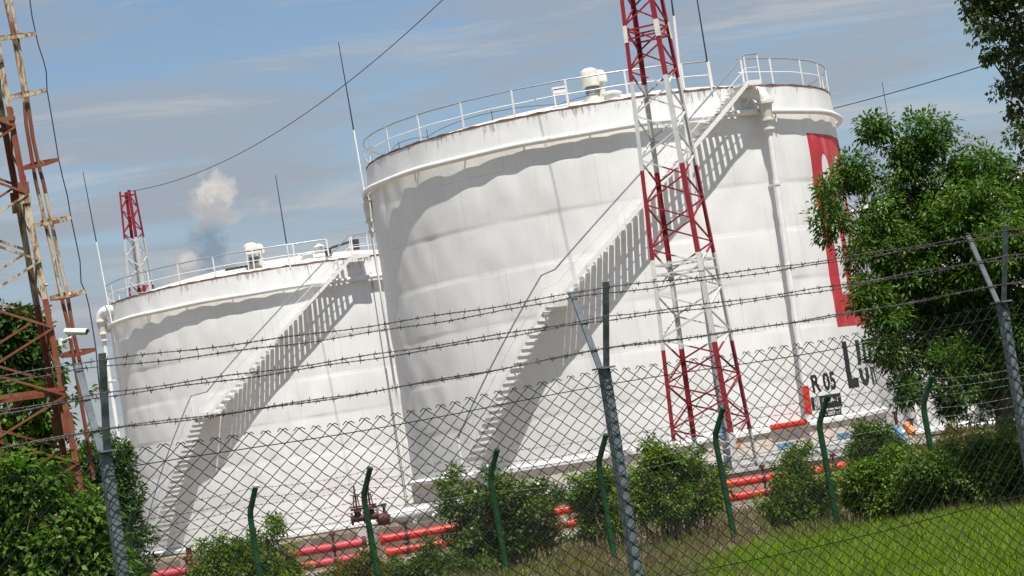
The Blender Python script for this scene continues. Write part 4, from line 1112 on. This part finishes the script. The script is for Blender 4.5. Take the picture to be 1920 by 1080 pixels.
b = MB(); fork = at(1872, 690, TY) - org; fork2 = at(1855, 610, TY) - org
branchy(b, fork, [bl[0] - org for bl in blobs[::2]], .055, 3, .25); branchy(b, fork2, [bl[0] - org for bl in blobs[1::2]], .045, 4, .25)
b.tube([Vector((-.28, .1, 0)), at(1872, 790, TY) - org, at(1862, 700, TY) - org], [.07, .06, .05], 8)
b.build('limbs', 'bark', tree, True)

# poplar hanging in from the upper right
PY = 40.0
pb = [(1875, 15, 58), (1830, 12, 32), (1845, 55, 34), (1900, 75, 52), (1915, 135, 45), (1885, 165, 24), (1905, 205, 26), (1925, 250, 36), (1850, 100, 18), (1925, 320, 26), (1900, -60, 80), (1980, 40, 80), (1990, 170, 75), (2000, 300, 70), (2060, 100, 90), (2060, 420, 90), (1985, 420, 50), (1820, -30, 30)]
blobs = [B(q[0], q[1], PY, q[2], q[2] * 1.3, g.uniform(-.6, .6)) for q in pb]
tp = at(2130, 600, PY); org = Vector((tp.x, PY, 0)); pop = thing('poplar_tree', 'tree with small rounded leaves leaning in at the upper right corner', 'tree', org)
leaves('crown', blobs, 1250, 20, .13, .085, .066, 'leafB', .55, .45, pop, org, 21, .35, .12)
b = MB(); tt = at(2060, 150, PY) - org; b.tube([Vector((0, 0, -.1)), Vector((0, 0, 1.5)), (Vector((0, 0, 1.5)) + tt) / 2, tt, at(2000, -250, PY) - org], [.28, .24, .19, .13, .04], 10); b.build('trunk', 'bark', pop, True)
b = MB(); branchy(b, (Vector((0, 0, 1.5)) + tt) / 2, [bl[0] - org for bl in blobs[::2]], .055, 8); branchy(b, tt, [bl[0] - org for bl in blobs[1::2]], .05, 9); b.build('limbs', 'bark', pop, True)

# left: sparse tree behind the rusty tower, broad-leaved thicket in front
LY = 39.5
blobs = [B(x, y, LY, r, r * 1.2, dy) for x, y, r, dy in ((22, 615, 38, 0), (68, 640, 32, .3), (40, 595, 22, .1), (10, 660, 40, 0), (80, 690, 30, .2), (30, 700, 40, .5), (-40, 640, 70, .3), (85, 720, 26, 0), (155, 745, 20, .2), (60, 605, 18, 0), (15, 590, 26, .1), (90, 655, 22, 0), (50, 670, 34, .6), (60, 720, 34, .4))]
org = Vector((at(30, 900, LY).x, LY, 0)); lt = thing('broadleaf_tree', 'sparse dark leaved tree behind the rusty lattice tower', 'tree', org)
leaves('crown', blobs, 420, 16, .17, .15, .075, 'leafG', .5, .4, lt, org, 31, .4, .25)
b = MB(); b.tube([Vector((0, 0, 0)), at(28, 800, LY) - org, at(30, 690, LY) - org], [.14, .1, .06], 8); b.build('trunk', 'bark', lt, True)
b = MB(); branchy(b, at(28, 800, LY) - org, [bl[0] - org for bl in blobs], .035, 6); b.build('limbs', 'bark', lt, True)
blobs = [B(x, y, 38.6, r, r * .8) for x, y, r in ((25, 775, 55), (95, 790, 34), (60, 850, 60), (130, 850, 40), (-30, 830, 80), (10, 900, 70), (110, 900, 50), (80, 745, 30), (40, 735, 25))]
shrub('thicket_bush', 'bright broad leaved bush growing behind the foot of the rusty tower', 'bush', blobs, 560, 18, .20, .17, .095, 'leafC', 0, 16, 41, .6, .25, 'broad leaved bushes at the left', .7, holes=.7)
blobs = [B(x, y, 33, r, r * .8) for x, y, r in ((55, 945, 85), (150, 965, 62), (95, 1045, 105), (190, 1050, 65), (15, 1010, 90), (225, 1040, 36), (130, 925, 28), (-40, 960, 90), (60, 1120, 120), (190, 1120, 80), (20, 890, 40))]
shrub('thicket_bush', 'dense broad leaved bush filling the lower left corner behind the fence', 'bush', blobs, 1250, 18, .17, .145, .08, 'leafC', 0, 20, 42, .6, .25, 'broad leaved bushes at the left', .7, holes=.7)
blobs = [B(x, y, 47, r, r * .9) for x, y, r in ((232, 870, 30), (238, 930, 36), (220, 845, 24), (252, 1000, 38), (240, 1060, 50), (205, 900, 40), (200, 980, 50), (195, 830, 22), (160, 870, 50))]
shrub('leafy_shrub', 'dark small leaved shrub against the left edge of the left tank', 'bush', blobs, 600, 22, .12, .10, .045, 'leafG', 0, 10, 43, .3, .5, None, .5)

# shrubs along the far fence
def ragged(lst, seed, k=5, lo=.14, hi=.36):
    g = random.Random(seed); out = list(lst)
    for q in lst:
        for i in range(k):
            a = g.uniform(-.5, PI + .5) ; d = q[2] * g.uniform(.85, 1.32); out.append((q[0] + d * math.cos(a), q[1] - d * math.sin(a), max(7, q[2] * g.uniform(lo, hi))))
    return out
def sh(label, lst, y, ncl, mat, seed, **kw):
    g = random.Random(seed + 100)
    blobs = [B(x, yy, y, r * .88, r * 1.1, g.uniform(-.35, .35)) for x, yy, r in ragged(lst, seed)]
    ncl = int(ncl * .95)
    return shrub('leafy_shrub', label, 'bush', blobs, ncl, 30, .13, .080, .044, mat, 0, seed=seed, group='shrubs along the green fence', **kw)
sh('rounded green shrub at the far fence in the lower left, second post from left', [(425, 1055, 48), (485, 1045, 52), (530, 1072, 42), (450, 1095, 60), (530, 1110, 55), (400, 1090, 40)], 47, 900, 'leafD', 51, stems=26)
sh('low reddish green shrub in front of the pink end of the red pipes', [(690, 1072, 34), (725, 1085, 30), (655, 1085, 28), (620, 1098, 24)], 48, 420, 'leafF', 52, stems=14)
sh('shrub dotted with white flowers under the right end of the bright red pipes', [(885, 940, 50), (945, 928, 50), (1000, 950, 48), (1022, 990, 36), (885, 1010, 56), (960, 1000, 62), (850, 960, 28), (930, 1060, 60)], 47.5, 1250, 'leafE', 53, stems=34, flowers=300)
sh('dark low shrub left of the white flowered shrub', [(800, 1065, 40), (850, 1070, 40), (770, 1080, 30), (880, 1085, 40)], 46.6, 420, 'leafE', 54, stems=16)
sh('small shrub left of the central fence post', [(1105, 915, 34), (1130, 930, 36), (1090, 945, 26), (1150, 915, 30), (1110, 985, 32), (1160, 975, 32)], 49.5, 520, 'leafD', 55, stems=20)
sh('large green shrub right of the central fence post with bare stems below', [(1222, 900, 52), (1295, 898, 48), (1258, 935, 52), (1325, 930, 32), (1200, 945, 38), (1235, 862, 22), (1285, 950, 40), (1265, 865, 20), (1240, 850, 12)], 48, 1150, 'leafD', 56, stems=60)
sh('loose shrub in front of the right hand red pipes', [(1490, 868, 26), (1500, 915, 36), (1462, 945, 36), (1530, 950, 36), (1490, 965, 42), (1505, 840, 12), (1555, 910, 24)], 46, 560, 'leafD', 57, stems=24, holes=.25)
sh('dark shrub below the spoked handwheel', [(1640, 838, 36), (1668, 862, 32), (1625, 812, 18), (1690, 850, 22), (1615, 850, 26)], 50, 480, 'leafE', 58, stems=16)
sh('mid green shrub in the hedge right of the sixth green post', [(1655, 905, 48), (1700, 890, 40), (1640, 940, 40), (1690, 935, 44), (1610, 930, 32), (1600, 900, 22)], 44.2, 900, 'leafD', 59, stems=26)
sh('dark dense hedge shrub at the right under the big tree', [(1750, 885, 45), (1800, 905, 55), (1850, 890, 55), (1905, 880, 60), (1760, 935, 42), (1820, 935, 45), (1880, 930, 50), (1940, 910, 60), (1720, 930, 40), (1850, 850, 30)], 43.2, 1700, 'leafE', 60, stems=26)
sh('pale dry shrub behind the hedge beside the tree trunk', [(1790, 835, 30), (1840, 830, 30), (1760, 850, 24), (1820, 860, 30), (1910, 840, 34), (1880, 850, 26)], 49, 420, 'leafF', 61, stems=22)

# grass
def blades(name, n, xr, yr, h, w, mat, seed, keep=None, label=None, cat='grass'):
    g = np.random.RandomState(seed); n0 = n
    x = xr[0] + (xr[1] - xr[0]) * g.rand(n); y = yr[0] + (yr[1] - yr[0]) * g.rand(n)
    if keep is not None: k = keep(x, y, g); x, y = x[k], y[k]
    n = len(x)
    z = .05 * np.sin(x * 1.7 + 1.3 * np.sin(y * .7)) * np.sin(y * 1.1 + x * .4) + .03 * np.sin(x * 4.1 + y * 2.3)
    z = z * ((y > 28) & (y < 64)) - .01
    patch = .7 + .5 * np.sin(x * 2.3 + 1.7 * np.sin(y * 1.9)) * np.sin(y * 2.9 + x)
    hh = h * (.45 + .9 * g.rand(n)) * (.75 + .35 * patch); a = g.rand(n) * 2 * PI; lean = .55 * g.rand(n) * hh
    bx, by = np.cos(a), np.sin(a); ww = w * (.6 + .8 * g.rand(n)); pa = g.rand(n) * 2 * PI; px, py = np.cos(pa) * ww / 2, np.sin(pa) * ww / 2
    v0 = np.stack([x - px, y - py, z], -1); v1 = np.stack([x + px, y + py, z], -1)
    v2 = np.stack([x + px * .8 + bx * lean * .35, y + py * .8 + by * lean * .35, z + hh * .6], -1); v3 = np.stack([x - px * .8 + bx * lean * .35, y - py * .8 + by * lean * .35, z + hh * .6], -1)
    v4 = np.stack([x + bx * lean, y + by * lean, z + hh], -1)
    V = np.stack([v0, v1, v2, v3, v4], 1).reshape(-1, 3); i = np.arange(n)[:, None] * 5
    Fc = np.concatenate([i + np.array([0, 1, 2]), i + np.array([0, 2, 3]), i + np.array([3, 2, 4])], 1).reshape(-1, 3)
    o = mesh_np(name, V, Fc, mat); tag(o, label, cat, None, 'stuff'); return o
def kgreen(x, y, g):
    edge = 43.0 + .8 * np.sin(x * 1.3) + .5 * np.sin(x * 3.7); return (y < edge) & (x > 1.9 + .08 * (y - 30) + .5 * np.sin(y * 1.7) - .6 * g.rand(len(x)))
def kdry(x, y, g):
    m = np.sin(x * 1.9 + y) * np.sin(y * 1.3 - x * .6) + g.rand(len(x)) * 1.2 - .1
    edge = 42.0 + .8 * np.sin(x * 1.3); return (m > .1) & ((y > edge) | (x < 2.2))
blades('green_grass', 95000, (.6, 11.5), (29, 46), .17, .014, 'grass', 71, kgreen, 'bright green meadow grass at the lower right behind the fence')
blades('dry_grass', 46000, (-10, 12), (40, 57), .26, .012, 'drygrass', 72, kdry, 'dry brown grass and stalks along the green fence')
blades('seed_stalks', 5200, (1.5, 11.5), (30, 44), .26, .008, 'drygrass', 75, kgreen, 'thin pale seed stalks rising above the green meadow grass')
blades('dry_grass', 9000, (-4, 3), (33, 45), .20, .013, 'drygrass', 73, None, 'dry straw coloured grass in front of the white flowered shrub')
blades('weeds', 12000, (-8, 12), (42, 50), .24, .02, 'leafD', 74, lambda x, y, g: (np.sin(x * 1.1 + 2) * np.sin(y * .9) > .1), 'patches of green weeds between the shrubs')
print('objects', len(bpy.data.objects))
